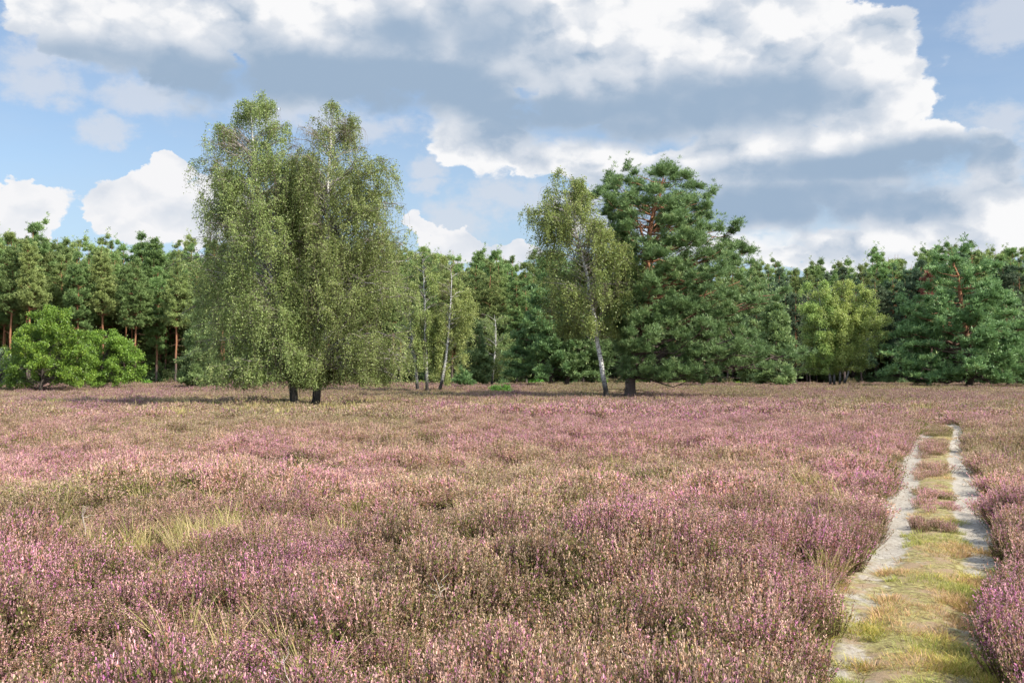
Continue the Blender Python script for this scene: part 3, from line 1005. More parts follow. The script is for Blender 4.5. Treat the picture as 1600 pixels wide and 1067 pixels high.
    w, c = broadleaf(85, tr, .09, env_px([(543, -8, 12), (560, -22, 26), (585, -28, 32), (606, -28, 30)], bx, Y), .3, 46, 15000, .11, .1, .35, 6, (.2, .5), 1.0, 3, upw=.4)
    plant('willow_shrub', base_pt(bx, Y), (w, c), (M_OAK_BARK, M_GREYGREEN), 'pale grey-green rounded shrub at the left edge of the photo', 'shrub')
    # low green bramble on the heath
    Y = 76.0
    bx = 780
    tr = np.array([[0, 0, 0], [0.02, 0, .3], [.05, 0, .75]])
    z = np.array([.15, .5, .95]); w, c = broadleaf(86, tr, .03, (z, np.array([-1.1, -1.15, -.4]), np.array([1.2, 1.1, .4])), .1, 40, 7000, .07, .1, .3, 5, (.15, .35), 1.0, 3)
    plant('green_shrub', base_pt(bx, Y), (w, c), (M_OAK_BARK, M_OAK_LEAF), 'low bright green shrub standing alone in the heather before the wood', 'shrub')


hero_trees()


# ------------------------------------------------------------------ the wood behind
ORD = ['first', 'second', 'third', 'fourth', 'fifth', 'sixth', 'seventh', 'eighth', 'ninth', 'tenth', 'eleventh', 'twelfth', 'thirteenth', 'fourteenth', 'fifteenth', 'sixteenth', 'seventeenth', 'eighteenth', 'nineteenth', 'twentieth']


def edge_y(x):
    return np.interp(x, [-90, -60, -20, 10, 50, 90], [118, 122, 134, 138, 142, 140])


SKY_PX = [0, 30, 65, 95, 130, 160, 200, 235, 265, 300, 400, 600, 650, 700, 740, 785, 830, 900, 1180, 1230, 1270, 1320, 1350, 1388, 1430, 1480, 1540, 1600]
SKY_PY = [366, 362, 350, 374, 370, 380, 374, 374, 377, 372, 390, 390, 380, 395, 398, 402, 400, 410, 418, 416, 414, 408, 414, 392, 402, 384, 392, 396]


def wood_protos():
    out = []
    for i in range(7):
        rng = np.random.default_rng(100 + i)
        H = 20.0
        n = 12
        s = np.linspace(0, 1, n)
        tr = np.stack([np.cumsum(rng.normal(size=n)) * .09, np.cumsum(rng.normal(size=n)) * .09, s * H - .2], -1)
        w = rng.uniform(1.9, 2.8)
        lo = [9.5, 8.0, 6.5, 10.5, 5.0, 3.2, 2.2][i]
        z = np.array([lo, lo + 1.2, 12.5, 15.5, 18.0, 19.4, 20.3])
        z[1] = min(z[1], 11.9)
        r = np.array([.55, .9, 1.0, .80, .45, .20, .04]) * w
        if i >= 4:
            r = np.array([1.15, 1.2, 1.05, .8, .48, .22, .04]) * w
        jit = rng.uniform(.8, 1.2, (2, 7))
        env = (z, -r * jit[0], r * jit[1])
        wd, cr = conifer(200 + i, tr, .19, env, lo - .5, 92 if i < 4 else 120, 5, 22, .29, .38 if i < 4 else .25, (.56, .40), SHOOT_FAR, .95, .3, 14 if i < 4 else 6, .25)
        wd.materials.append(M_PINE_BARK_TALL)
        cr.materials.append(M_NEEDLE_FAR)
        out.append((wd, cr))
    return out


def build_wood():
    protos = wood_protos()
    rng = np.random.default_rng(77)
    rows_name = ['front', 'second', 'third']
    placed = []
    extra = []
    for row in range(11):
        step = [3.9, 3.7, 3.7, 4.0, 4.0, 4.2, 4.2, 3.6, 3.6, 3.6, 3.6][row]
        x = -108.0 + rng.uniform(0, 3)
        while x < 112:
            xx = x + rng.normal() * .8
            yy = edge_y(xx) + row * 3.9 + rng.normal() * 1.2
            px = 800 + F * xx / yy
            top = np.interp(px, SKY_PX, SKY_PY)
            H = EYE + (HOR - top) * yy / F
            H *= rng.uniform(.80, 1.0) if row < 3 else rng.uniform(.88, 1.07)
            if row == 0:
                pi = int(rng.choice([0, 1, 2, 3, 4, 5, 6], p=[.26, .25, .17, .20, .06, .04, .02]))
            else:
                pi = int(rng.choice([0, 1, 2, 3, 4], p=[.25, .25, .2, .2, .1]))
            if row >= 6:
                pi = int(rng.choice([5, 6]))
            if px > 1150 or 700 < px < 860:
                pi = int(rng.choice([2, 4, 5, 6], p=[.25, .3, .25, .2])) if row < 3 else pi
            item = (px, xx, yy, H, pi, row, rng.uniform(0, 6.28), rng.uniform(.9, 1.12))
            hidden = (300 < px < 635) or (865 < px < 1160) or px < -8 or px > 1608
            if row <= 2 and not hidden:
                placed.append(item)
            else:
                extra.append(item)
            x += step
    placed.sort()
    cnt = {}
    for it in placed:
        px, xx, yy, H, pi, row, rz, wf = it
        if px < 300:
            sec, ref = 'left', 'from the left photo edge'
        elif px < 865:
            sec, ref = 'mid', 'right of the big birch pair'
        elif px < 1400:
            sec, ref = 'right', 'right of the big pine'
        else:
            sec, ref = 'far', 'right of the round birches'
        k_ = (sec, row)
        i = cnt.get(k_, 0)
        cnt[k_] = i + 1
        look = ['slim tall pine', 'slim pine', 'half-bare pine', 'high-crowned pine', 'full pine', 'bushy pine', 'low-boughed pine'][pi]
        lb = f'{look}, {ORD[i]} {ref}, {rows_name[row]} row of the wood'
        s = H / 20.3
        e = bpy.data.objects.new('pine_tree', None)
        COL.objects.link(e)
        e.location = (xx, yy, 0)
        e.rotation_euler = (0, 0, rz)
        e.scale = (s * wf, s * wf, s)
        tag(e, lb, 'tree', 'pines at the edge of the wood')
        for nm, me in zip(('trunk', 'crown'), protos[pi]):
            o = bpy.data.objects.new(nm, me)
            COL.objects.link(o)
            o.parent = e
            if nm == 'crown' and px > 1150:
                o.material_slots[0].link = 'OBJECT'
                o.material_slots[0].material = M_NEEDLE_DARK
    print('pines individually', len(placed), 'mass', len(extra))
    # a rust-brown dying pine
    for row in range(4):
        x = -125.0
        while x < 130:
            xx = x + rng.normal() * .6; yy = edge_y(xx) + 11 + row * 9 + rng.normal() * 2
            extra.append((0, xx, yy, rng.uniform(5, 9), int(rng.choice([5, 6])), 9, rng.uniform(0, 6.28), 1.9))
            x += 2.6
    rngd = np.random.default_rng(9)
    Y = 128.0; bx = 1455
    tr = poly([(1455, 600), (1455, 520), (1454, 424)], Y, bx, 10, .1, rngd, .05)
    w, c = conifer(91, tr, .14, env_px([(422, 1449, 1460), (445, 1444, 1466), (475, 1442, 1468), (520, 1446, 1464)], bx, Y), 6, 30, 4, 16, .36, .2, (.5, .3), SHOOT_FAR, .8, .3, 6)
    plant('pine_tree', (*base_pt(bx, Y)[:2], 0), (w, c), (M_PINE_BARK, M_RUST), 'thin dying pine with rust-brown needles beside the broad dark pine', 'tree')
    return protos, extra


def gn_instances(name, pts, idx, rot, scl, tint, sources, label, kind='stuff'):
    col = bpy.data.collections.new(name + '_shapes')
    for i, s in enumerate(sources):
        s.name = f'{name}_shape_{i:02d}'
        col.objects.link(s)
    n = len(pts)
    me = bpy.data.meshes.new(name)
    me.vertices.add(n)
    me.vertices.foreach_set('co', np.asarray(pts, np.float32).ravel())
    a = me.attributes.new('idx', 'INT', 'POINT'); a.data.foreach_set('value', np.asarray(idx, np.int32))
    a = me.attributes.new('rot', 'FLOAT_VECTOR', 'POINT'); a.data.foreach_set('vector', np.asarray(rot, np.float32).ravel())
    a = me.attributes.new('scl', 'FLOAT_VECTOR', 'POINT'); a.data.foreach_set('vector', np.asarray(scl, np.float32).ravel())
    a = me.attributes.new('tint', 'FLOAT_COLOR', 'POINT'); a.data.foreach_set('color', np.asarray(tint, np.float32).ravel())
    o = bpy.data.objects.new(name, me)
    COL.objects.link(o)
    ng = bpy.data.node_groups.new(name + '_scatter', 'GeometryNodeTree')
    ng.interface.new_socket('Geometry', in_out='INPUT', socket_type='NodeSocketGeometry')
    ng.interface.new_socket('Geometry', in_out='OUTPUT', socket_type='NodeSocketGeometry')
    N, L = ng.nodes, ng.links
    gi = N.new('NodeGroupInput'); go = N.new('NodeGroupOutput')
    ci = N.new('GeometryNodeCollectionInfo')
    ci.inputs['Collection'].default_value = col
    ci.inputs['Separate Children'].default_value = True
    ci.inputs['Reset Children'].default_value = True
    iop = N.new('GeometryNodeInstanceOnPoints')
    iop.inputs['Pick Instance'].default_value = True
    L.new(gi.outputs[0], iop.inputs['Points'])
    L.new(ci.outputs[0], iop.inputs['Instance'])
    for an, dt, sock in (('idx', 'INT', 'Instance Index'), ('rot', 'FLOAT_VECTOR', 'Rotation'), ('scl', 'FLOAT_VECTOR', 'Scale')):
        na = N.new('GeometryNodeInputNamedAttribute')
        na.data_type = dt
        na.inputs['Name'].default_value = an
        L.new(na.outputs['Attribute'], iop.inputs[sock])
    L.new(iop.outputs[0], go.inputs[0])
    md = o.modifiers.new('scatter', 'NODES')
    md.node_group = ng
    tag(o, label, None, None, kind)
    return o


protos, extra = build_wood()
src = []
for wd, cr in protos:
    src += [bpy.data.objects.new('t', wd), bpy.data.objects.new('c', cr)]
pts, idx, rot, scl = [], [], [], []
for px, xx, yy, H, pi, row, rz, wf in extra:
    s = H / 20.3
    for k in (0, 1):
        pts.append((xx, yy, 0)); idx.append(pi * 2 + k); rot.append((0, 0, rz)); scl.append((s * wf, s * wf, s))
gn_instances('pine_wood', pts, idx, rot, scl, np.ones((len(pts), 4)), src, 'dense pine wood filling the background behind the edge trees')


def build_undergrowth():
    rng = np.random.default_rng(31)
    src = []
    for i in range(4):
        H = [1.0, 1.4, 1.9, 2.6][i]
        tr = np.array([[0, 0, -.1], [.03, 0, H * .5], [.06, .02, H]])
        z = np.array([.1, H * .45, H]); w = np.array([.75, .85, .2]) * H * .75
        wd, cr = broadleaf(600 + i, tr, .03, (z, -w, w), .05, 34, 1500, .16, .1, .4, 4, (.2, .5), 1.0, 2, upw=.6, gap=(.3, .45))
        wd.materials.append(M_OAK_BARK); cr.materials.append([M_OAK_LEAF, M_BRUSH, M_NEEDLE, M_BIRCH_LEAF][i])
        src += [bpy.data.objects.new('w', wd), bpy.data.objects.new('c', cr)]
    P, I, Ro, Sc = [], [], [], []
    for k in range(620):
        x = rng.uniform(-115, 120)
        y = edge_y(x) - 2.5 + rng.random() ** 1.5 * 24
        i = int(rng.choice(4, p=[.25, .40, .2, .15]))
        if vnoise(x / 5, y / 9, 33) < .3:
            continue
        s_ = rng.uniform(.6, 1.35) * (1.0 if y > edge_y(x) else .7); rz = rng.uniform(0, 6.28)
        for j in (0, 1):
            P.append((x, y, float(ground_z(x, y)))); I.append(2 * i + j); Ro.append((0, 0, rz)); Sc.append((s_ * 1.1, s_ * 1.1, s_))
    gn_instances('undergrowth', P, I, Ro, Sc, np.ones((len(P), 4)), src, 'tangled low bushes and saplings along the foot of the wood')


M_BRUSH = leaf_mat('brush_leaf', [(0, (.10, .085, .04)), (.5, (.18, .16, .07)), (1, (.28, .23, .12))], .25, .6, .2, .15)
build_undergrowth()


# ------------------------------------------------------------------ heather, grasses
def heather_mat():
    k = Mat('heather')
    col = k.nd('ShaderNodeAttribute', attribute_type='GEOMETRY', attribute_name='col')
    tint = k.nd('ShaderNodeAttribute', attribute_type='INSTANCER', attribute_name='tint')
    # flowers (alpha 1) take the plant's own flower colour, the rest keep leaf/stem colour
    c = k.mix(col.outputs['Alpha'], col.outputs['Color'], k.mix(1.0, col.outputs['Color'], tint.outputs['Color'], 'MULTIPLY'))
    return k.surf(c, .7, .36, .1)


def grass_mat():
    k = Mat('dry_grass_blade')
    col = k.nd('ShaderNodeAttribute', attribute_type='GEOMETRY', attribute_name='col')
    tint = k.nd('ShaderNodeAttribute', attribute_type='INSTANCER', attribute_name='tint')
    c = k.mix(1.0, col.outputs['Color'], tint.outputs['Color'], 'MULTIPLY')
    return k.surf(c, .6, .3, .25)


def tuft(seed, mat, nst, rad, h, fl, leafs, flen, fs, ls, stem=True):
    """one heather plant: nst shoots, fl florets per shoot in the top flen metres"""
    rng = np.random.default_rng(seed)
    az = rng.uniform(0, 2 * np.pi, nst)
    rr = rad * np.sqrt(rng.random(nst))
    base = np.stack([np.cos(az) * rr * .35, np.sin(az) * rr * .35, np.full(nst, -.05)], -1)
    hh = h * rng.uniform(.72, 1.12, nst) * (1 - .22 * (rr / rad) ** 2)
    tip = np.stack([np.cos(az) * rr, np.sin(az) * rr, hh], -1)
    tip[:, :2] += rng.normal(size=(nst, 2)) * rad * .18
    ctl = (base + tip) / 2
    ctl[:, :2] += (tip - base)[:, :2] * .12
    ctl[:, :2] += rng.normal(size=(nst, 2)) * rad * .1
    parts = []

    def at(i, t):
        t = t[:, None]
        return (1 - t) ** 2 * base[i] + 2 * t * (1 - t) * ctl[i] + t * t * tip[i]
    if stem:
        P = bez(base, ctl, tip, 4)
        V, q = tubes(P, np.array([.0028, .0022, .0016, .001])[None].repeat(nst, 0), 3)
        c = np.array([.16, .10, .065, 0])
        parts.append((V, q, {'col': np.repeat(c[None], len(V), 0)}))
    LF = np.array([[-.3, 0, 0], [.3, 0, 0], [.3, 1, 0], [-.3, 1, 0]])
    # leaves
    n = nst * leafs
    i = np.repeat(np.arange(nst), leafs)
    tt = rng.uniform(.25, .97, n)
    p = at(i, tt) + rng.normal(size=(n, 3)) * ls * .5
    d = norm(rng.normal(size=(n, 3)) * .8 + np.array([0, 0, .8]))
    nr = norm(np.cross(d, rng.normal(size=(n, 3))))
    M = np.stack([np.cross(d, nr), d, nr], -1)
    V, q = scatter(LF, np.array([[0, 1, 2, 3]]), p, M, ls * rng.uniform(.6, 1.3, n), rng)
    g = rng.random(n)[:, None]
    c = (1 - g) * np.array([.08, .10, .025]) + g * np.array([.25, .24, .065])
    br = (rng.random(n) < .30)[:, None]
    c = np.where(br, np.array([.28, .19, .11]), c) * rng.uniform(.7, 1.3, (n, 1))
    c = np.concatenate([c, np.zeros((n, 1))], 1)
    parts.append((V, q, {'col': np.repeat(c, 4, 0)}))
    # florets
    n = nst * fl
    i = np.repeat(np.arange(nst), fl)
    fr = np.clip(flen / hh, .1, .6)[i]
    tt = 1 - fr * rng.random(n) ** 1.1
    p = at(i, tt) + rng.normal(size=(n, 3)) * fs * .36
    d = norm(norm(tip - ctl)[i] * 1.1 + rng.normal(size=(n, 3)) * .42)
    nr = norm(np.cross(d, rng.normal(size=(n, 3))))
    M = np.stack([np.cross(d, nr), d, nr], -1)
    V, q = scatter(LF * np.array([1.15, 1.7, 1]), np.array([[0, 1, 2, 3]]), p, M, fs * rng.uniform(.6, 1.3, n), rng)
    g = rng.random(n)[:, None]
    c = (1 - g) * np.array([.80, .78, .78]) + g * np.array([1.2, 1.2, 1.2])
    c = c * rng.uniform(.62, 1.18, nst)[i][:, None]
    sp = rng.random(nst)[i]
    c = np.where((sp < .16)[:, None], c * np.array([1.0, .84, .64]) * .72, c)       # faded brown shoots
    c = np.where((sp > .80)[:, None], c * np.array([.92, .62, 1.10]), c)          # fresh mauve shoots
    c = np.concatenate([c, np.ones((n, 1))], 1)
    parts.append((V, q, {'col': np.repeat(c, 4, 0)}))
    V, Fs, A = merge(parts)
    me = mesh_np('tuft', V, Fs, A)
    me.materials.append(mat)
    return bpy.data.objects.new('tuft', me)


def grass_tuft(seed, mat, nb, rad, h, w, lean, cols):
    rng = np.random.default_rng(seed)
    az = rng.uniform(0, 2 * np.pi, nb)
    rr = rad * np.sqrt(rng.random(nb)) * .5
    base = np.stack([np.cos(az) * rr, np.sin(az) * rr, np.full(nb, -.02)], -1)
    hh = h * rng.uniform(.45, 1.1, nb)
    a2 = az + rng.normal(size=nb) * .6
    ln = lean * rng.uniform(.3, 1.2, nb) * hh
    tip = base + np.stack([np.cos(a2) * ln, np.sin(a2) * ln, hh], -1)
    ctl = base * .5 + tip * .5 + np.stack([-np.cos(a2) * ln * .25, -np.sin(a2) * ln * .25, hh * .22], -1)
    K = 5
    P = bez(base, ctl, tip, K)
    s = norm(np.stack([-np.sin(a2 + rng.normal(size=nb)), np.cos(a2 + rng.normal(size=nb)), np.zeros(nb)], -1))
    wd = w * np.array([1, .9, .75, .5, .12])[None, :, None]
    Lf = P - s[:, None] * wd; Rt = P + s[:, None] * wd
    V = np.stack([Lf, Rt], 2).reshape(-1, 3)
    idx = np.arange(nb * K * 2).reshape(nb, K, 2)
    q = np.stack([idx[:, :-1, 0], idx[:, :-1, 1], idx[:, 1:, 1], idx[:, 1:, 0]], -1).reshape(-1, 4)
    cols = np.array(cols)
    c = cols[rng.integers(0, len(cols), nb)] * rng.uniform(.7, 1.25, (nb, 1))
    c = np.concatenate([c, np.ones((nb, 1))], 1)
    me = mesh_np('grass', V, [q], {'col': np.repeat(c, K * 2, 0)})
    me.materials.append(mat)
    return bpy.data.objects.new('grass', me)


def scatter_pts(rng, y0, y1, dens, margin=1.5, spread=.56):
    """jittered points over the ground wedge that the camera (and a camera a step aside) can see"""
    area_w = lambda y: 2 * (spread * y + margin)
    A = (y1 - y0) * (area_w(y0) + area_w(y1)) / 2
    n = int(A * dens)
    y = np.sqrt(rng.uniform(0, 1, n) * ((y1 + margin / spread) ** 2 - (y0 + margin / spread) ** 2) + (y0 + margin / spread) ** 2) - margin / spread
    x = rng.uniform(-1, 1, n) * (spread * y + margin)
    return x, y


def path_zone(x, y):
    """0 off path, 1 left rut, 2 middle, 3 right rut; and distance outside the edge"""
    a, b, c, d = path_at(np.clip(y, 2, 55))
    z = np.zeros(len(x), int)
    z[(x > a) & (x < b)] = 1
    z[(x >= b) & (x <= c)] = 2
    z[(x > c) & (x < d)] = 3
    z[(y > 44)] = 0
    z[y < 12] = np.where((x > a) & (x < d), 2, 0)[y < 12]
    dist = np.where(y > 44, 9., np.maximum(a - x, x - d))
    return z, dist


# where the straw-coloured grass stands: x, y, rx, ry, strength
GRASS = [(-2.45, 7.0, .36, .26, .75), (-1.80, 6.95, .30, .24, .7), (-4.0, 10.3, .8, .7, .25), (-3.3, 6.6, .4, .3, .3), (-1.2, 6.6, .5, .5, .2), (-9, 15, 2.5, 1.6, .2),
         (-26, 56, 6, 4, .8), (-19, 55, 5, 3, .7), (-9, 44, 5, 4, .55), (-8, 35, 3, 3, .4), (9, 46, 6, 3, .55), (2, 48, 4, 3, .4), (62, 97, 22, 9, 1.3), (36, 97, 14, 8, 1.2), (44, 82, 6, 4, .5),
         (-18, 26, 5, 2.2, .5), (-12, 25, 3, 1.5, .35), (-36, 70, 8, 4, .6), (30, 66, 6, 4, .3), (-10, 58, 5, 3, .7), (16, 19.5, 2, 2, .25)]


def grass_amount(x, y):
    g = np.zeros(len(x))
    for gx, gy, rx, ry, s in GRASS:
        g = np.maximum(g, s * np.exp(-((x - gx) / rx) ** 2 - ((y - gy) / ry) ** 2))
    n = fbm(x / (1.2 + y * .05), y / (1.6 + y * .1), 61, 3)
    return np.clip(g * (.5 + n), 0, 1) + np.clip((n - .60) * 1.6, 0, .25)


def heather_tint(x, y, rng):
    """flower colour of each plant: mauve, dusty pink, faded brown"""
    n = len(x)
    sc_ = 1.0 + y * .035
    a = fbm(x / (1.5 * sc_), y / (2.2 * sc_), 41, 3)
    b = fbm(x / (4.5 * sc_), y / (7 * sc_), 43, 2)
    v = np.clip((a - .5) * 2.1 + (b - .5) * 1.6 + .5 + rng.normal(size=n) * .17, 0, 1)
    # known areas: pink hummock, pink band by the path, brown middle
    v += .50 * np.exp(-((x - .9) / 1.4) ** 2 - ((y - 8.9) / .9) ** 2)
    v += .35 * np.exp(-((x - 5.0) / 2.2) ** 2 - ((y - 15) / 4) ** 2)
    v += .25 * np.exp(-((x + 4.6) / 1.2) ** 2 - ((y - 8.4) / 1.2) ** 2)
    v += .30 * np.exp(-((x - 4.4) / 1.0) ** 2 - ((y - 6.4) / 1.2) ** 2)
    v -= .30 * np.exp(-((x + .4) / 3.0) ** 2 - ((y - 14) / 4) ** 2)
    v += -.14 * np.clip((y - 10) / 4, 0, 1) * np.clip((38 - y) / 14, 0, 1) + .22 * np.clip((10 - y) / 4, 0, 1)
    v = np.clip(v, 0, 1) * np.interp(y, [10, 14, 34], [1, .82, .76])
    fade = np.clip((y - 20) / 40, 0, 1)[:, None]
    stops = np.array([0, .3, .6, 1.0])
    cols = np.array([[.56, .43, .27], [.66, .455, .325], [.70, .435, .375], [.71, .39, .42]])
    c = np.stack([np.interp(v, stops, cols[:, j]) for j in range(3)], -1)
    c *= rng.uniform(.82, 1.18, (n, 1)) * np.interp(y, [9, 20], [1.22, 1.02])[:, None]
    c = c * (1 - fade * (1 - np.array([[.63, .70, .62]])))
    return np.concatenate([c, np.ones((n, 1))], 1)


def build_heath():
    rng = np.random.default_rng(2024)
    hm = heather_mat()
    gm = grass_mat()
    near = [tuft(300 + i, hm, 52, .15, .38, 21, 13, .12, .0058, .013) for i in range(6)] + [tuft(310 + i, hm, 46, .15, .34, 4, 24, .06, .0066, .014) for i in range(2)]
    mid = [tuft(340 + i, hm, 80, .27, .38, 12, 6, .13, .0102, .020, False) for i in range(5)] + [tuft(350, hm, 64, .27, .34, 2, 11, .06, .012, .022, False)]
    far = [tuft(370 + i, hm, 150, .62, .40, 6, 3, .14, .026, .045, False) for i in range(5)]
    P, I, Ro, Sc, Ti = [], [], [], [], []
    for (y0, y1, dens, off, nv, base) in ((3.6, 12.5, 62, 0, 8, 1.0), (12.5, 36, 19, 8, 6, 1.0), (36, 84, 3.6, 14, 5, 1.0), (84, 136, 2.1, 14, 5, 1.25)):
        x, y = scatter_pts(rng, y0, y1, dens, 5.0 if y1 < 40 else 8)
        keep = y < edge_y(x) - 2
        zone, dist = path_zone(x, y)
        mdr = base * np.ones(len(x))
        a, b, c, d = path_at(np.clip(y, 2, 55))
        edge_j = (fbm(x / .5, y / .5, 71, 2) - .5) * .5
        keep &= (dist > np.where(y < 20, .04, .02) + edge_j * (y < 30)) | (zone == 2)
        # middle strip: low heather in clumps, bare in between
        clumps = np.maximum.reduce([np.exp(-((y - 14.9) / 1.6) ** 2) * (.5 + vnoise(x / .3, y / .7, 12)), np.exp(-((y - 18.6) / 1.3) ** 2) * (.5 + vnoise(x / .3, y / .7, 13)), np.exp(-((y - 24.5) / 3.2) ** 2), np.exp(-((y - 31.5) / 3.5) ** 2), .8 * (y > 36), .55 * np.exp(-((y - 11.9) / .45) ** 2)])
        inmid = (zone == 2)
        keep &= ~inmid | ((rng.random(len(x)) < clumps * 1.3) & (clumps > .35) & (y > 11) & (x > b + .03) & (x < c - .03))
        keep &= (zone != 1) & (zone != 3)
        mdr = np.where(inmid, .62 * (.6 + .5 * clumps), mdr)
        ga = grass_amount(x, y)
        keep &= rng.random(len(x)) > ga * .85
        # hollows between the plants
        hol = fbm(x / .95, y / .95, 51, 2)
        hgt = np.interp(hol, [.22, .38, .55, .8], [.35, .72, 1.0, 1.38])
        hgt = np.where(y > 60, .6 + .4 * hgt, hgt)
        hgt = np.where(dist < .35, hgt * np.interp(dist, [0, .35], [.8, 1]), hgt)
        hgt *= np.interp(np.clip(y, 0, 60), [0, 6, 12, 60], [.95, 1, .9, .9])
        keep &= (hol > .24) | (rng.random(len(x)) < .4)
        x, y, mdr, hgt = x[keep], y[keep], mdr[keep], hgt[keep]
        n = len(x)
        z = ground_z(x, y)
        P.append(np.stack([x, y, z], -1))
        ng_ = {8: 2, 6: 1, 5: 0}[nv]
        gr = fbm(x / (.8 + y * .03) + 40, y / (.8 + y * .05), 88, 2)
        I.append(off + np.where((rng.random(n) < np.clip((gr - .56) * 5, .03, .7)) & (ng_ > 0), nv - max(ng_, 1) + rng.integers(0, max(ng_, 1), n), rng.integers(0, nv - ng_, n)))
        # a little lean away from the westerly wind, else random
        Ro.append(np.stack([rng.normal(size=n) * .14, rng.normal(size=n) * .14 + .05, rng.uniform(0, 6.28, n)], -1))
        w = mdr * rng.uniform(.85, 1.25, n)
        Sc.append(np.stack([w, w, w * hgt * rng.uniform(.85, 1.15, n)], -1))
        Ti.append(heather_tint(x, y, rng))
        print('heather', y0, n)
    gn_instances('heather', np.concatenate(P), np.concatenate(I), np.concatenate(Ro), np.concatenate(Sc), np.concatenate(Ti), near + mid + far,
                 'pink, mauve and brown flowering heather covering the heath')

    # straw grass among the heather
    straw = [(.56, .44, .19), (.66, .53, .27), (.46, .40, .14), (.34, .34, .09)]
    gs = [grass_tuft(400 + i, gm, 80, .16, .40, .0022, .7, straw) for i in range(5)]
    gf = [grass_tuft(420 + i, gm, 60, .5, .52, .010, .45, straw) for i in range(4)]
    P, I, Ro, Sc, Ti = [], [], [], [], []
    for (y0, y1, dens, off, nv) in ((3.8, 14, 30, 0, 5), (14, 40, 9, 0, 5), (40, 135, 2.2, 5, 4)):
        x, y = scatter_pts(rng, y0, y1, dens, 2.0)
        zone, dist = path_zone(x, y)
        ga = grass_amount(x, y)
        keep = (rng.random(len(x)) < ga * 1.1 + .03) & (dist > .05) & (y < edge_y(x) - 1)
        x, y = x[keep], y[keep]
        n = len(x)
        P.append(np.stack([x, y, ground_z(x, y)], -1)); I.append(off + rng.integers(0, nv, n))
        Ro.append(np.stack([rng.normal(size=n) * .1, rng.normal(size=n) * .1 + .12, rng.uniform(0, 6.28, n)], -1))
        w = rng.uniform(.75, 1.2, n)
        Sc.append(np.stack([w, w, w], -1))
        t = rng.uniform(.8, 1.25, (n, 1)) * np.array([[1, 1, 1]])
        Ti.append(np.concatenate([t, np.ones((n, 1))], 1))
        print('grass', y0, n)
    gn_instances('dry_grass', np.concatenate(P), np.concatenate(I), np.concatenate(Ro), np.concatenate(Sc), np.concatenate(Ti), gs + gf,
                 'straw-coloured dry grass tufts growing between the heather')

    # short yellow-green turf on the path
    pg = [(.33, .34, .09), (.44, .40, .13), (.24, .28, .06), (.50, .42, .20), (.38, .30, .14)]
    ts = [grass_tuft(440 + i, gm, 95, .13, .06, .0020, 1.1, pg) for i in range(6)]
    ts += [grass_tuft(460 + i, gm, 9, .16, .012, .0028, 3.0, [(.10, .065, .04), (.17, .12, .07), (.07, .05, .035)]) for i in range(3)]
    x = rng.uniform(-.2, 18, 330000); y = 3.6 + 41 * rng.random(330000) ** 1.9
    a, b, c, d = path_at(y)
    u = (x - a) / (d - a)
    ok = (u > -.12) & (u < 1.12)
    x, y, u = x[ok], y[ok], u[ok]
    rut = np.exp(-((u - .14) / .15) ** 4) + np.exp(-((u - .86) / .145) ** 4)
    nz = fbm(x / .45, y / .8, 91, 3)
    nearf = np.clip((12.2 - y) / 3.0, 0, 1)
    pr = np.clip((nz - .43 + .09 * nearf - rut * (.40 - .30 * nearf)) * 3.6, 0, 1)
    bare = fbm(x / .22, y / .38, 97, 3)
    keep = (rng.random(len(x)) < pr * np.where(y < 13, .75, .45)) & (bare < .60 - .10 * (y > 12.5))
    lit = (rng.random(len(x)) < .14 * np.clip(rut + .3, 0, 1)) & ~keep
    keep |= lit
    x, y, lit = x[keep], y[keep], lit[keep]
    n = len(x)
    print('path grass', n)
    w = rng.uniform(.7, 1.5, n)
    hh = fbm(x / .6, y / .8, 93, 2)
    t = np.where(((hh > .53) | (y > 13.5))[:, None], np.array([[1.32, .98, 1.15]]), np.where((hh > .44)[:, None], np.array([[1.28, 1.2, .8]]), np.array([[.95, 1.02, .7]]))) * rng.uniform(.8, 1.2, (n, 1))
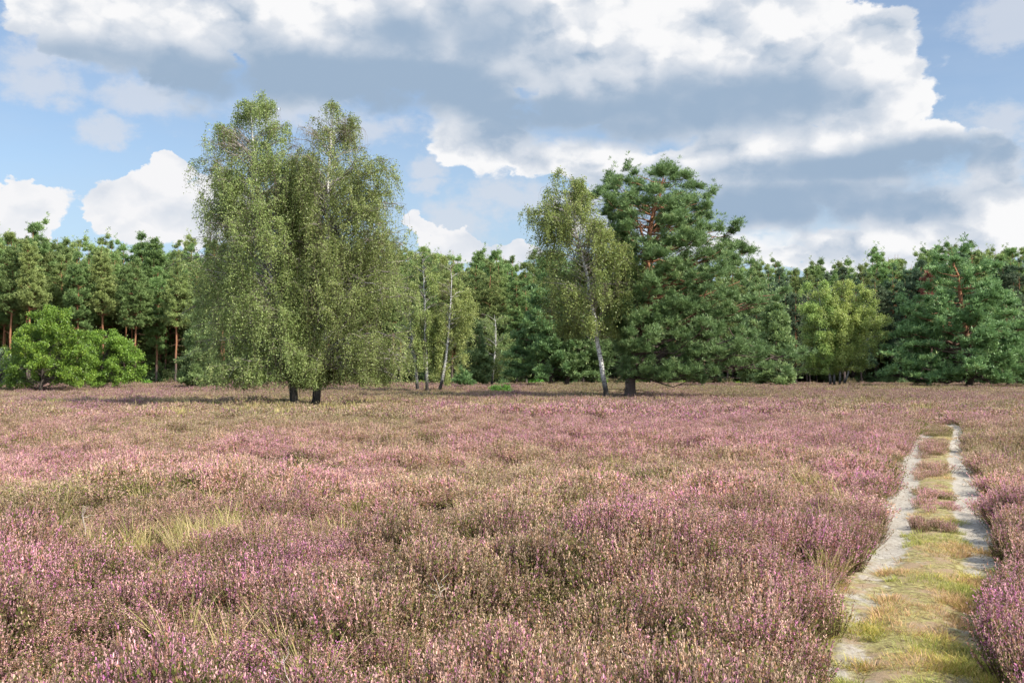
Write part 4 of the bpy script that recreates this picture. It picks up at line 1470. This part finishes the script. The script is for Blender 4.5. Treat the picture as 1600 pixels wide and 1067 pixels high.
    gn_instances('path_grass', np.stack([x, y, ground_z(x, y) + np.where(lit, .02, .012)], -1), np.where(lit, rng.integers(6, 9, n), rng.integers(0, 6, n)), np.stack([rng.normal(size=n) * .15, rng.normal(size=n) * .15, rng.uniform(0, 6.28, n)], -1),
                 np.stack([w, w, w * rng.uniform(.5, 1.3, n)], -1), np.concatenate([t, np.ones((n, 1))], 1), ts, 'short yellow-green grass and moss on the path between and over the ruts')


build_heath()


def build_twigs():
    k = Mat('bleached_wood')
    mat = k.surf(k.mix(k.noise(30, 4, .6), (.30, .25, .20), (.55, .49, .42)), .8, 0, .15)
    L_ = [((.62, 5.55, .34), .34, 0.4, 'forked pale dead twig standing in the near heather right of centre'),
          ((-.42, 6.9, .30), .36, 2.2, 'bleached bare twig in the pink hummock at the centre of the photo'),
          ((-4.25, 9.9, .32), .40, 1.2, 'pale branching dead twig in the heather at the left of the photo'),
          ((-2.9, 7.9, .30), .42, 0.2, 'thin silvery dead twig just above the yellow grass tuft at left'),
          ((-1.02, 4.95, .33), .30, 2.6, 'curved white dead twig lowest in the photo, left of centre'),
          ((.35, 5.0, .25), .34, 3.0, 'pale twig lying flat over a dark hollow at the bottom centre of the photo')]
    for i, (loc, ln, az, lb) in enumerate(L_):
        rng = np.random.default_rng(500 + i)
        flat = i == 5
        main = []
        d = np.array([math.cos(az) * .5, math.sin(az) * .3, .25 if flat else .9])
        p = np.zeros(3)
        for s in range(7):
            main.append(p.copy())
            d = d + rng.normal(size=3) * .22
            d /= np.linalg.norm(d)
            p = p + d * ln / 6
        main = np.array(main)
        subs = []
        for j in range(5):
            k0 = rng.integers(1, 6)
            dd = norm(d + rng.normal(size=3) * .8)
            e = main[k0] + dd * ln * rng.uniform(.25, .5)
            subs.append(np.linspace(0, 1, 7)[:, None] * (e - main[k0]) + main[k0] + np.concatenate([np.zeros((1, 3)), rng.normal(size=(6, 3)) * .006]))
        Pm = np.concatenate([main[None], np.array(subs)])
        Rr = np.concatenate([np.linspace(.0042, .0016, 7)[None], np.linspace(.0026, .001, 7)[None].repeat(5, 0)])
        V, q = tubes(Pm, Rr, 5)
        o = link_mesh('dead_twig', mesh_np('dead_twig', V, [q], smooth=True), mat, None, (loc[0], loc[1], float(ground_z(loc[0], loc[1])) + loc[2] - .08))
        tag(o, lb, 'twig', 'bare dead twigs in the heather')


build_twigs()
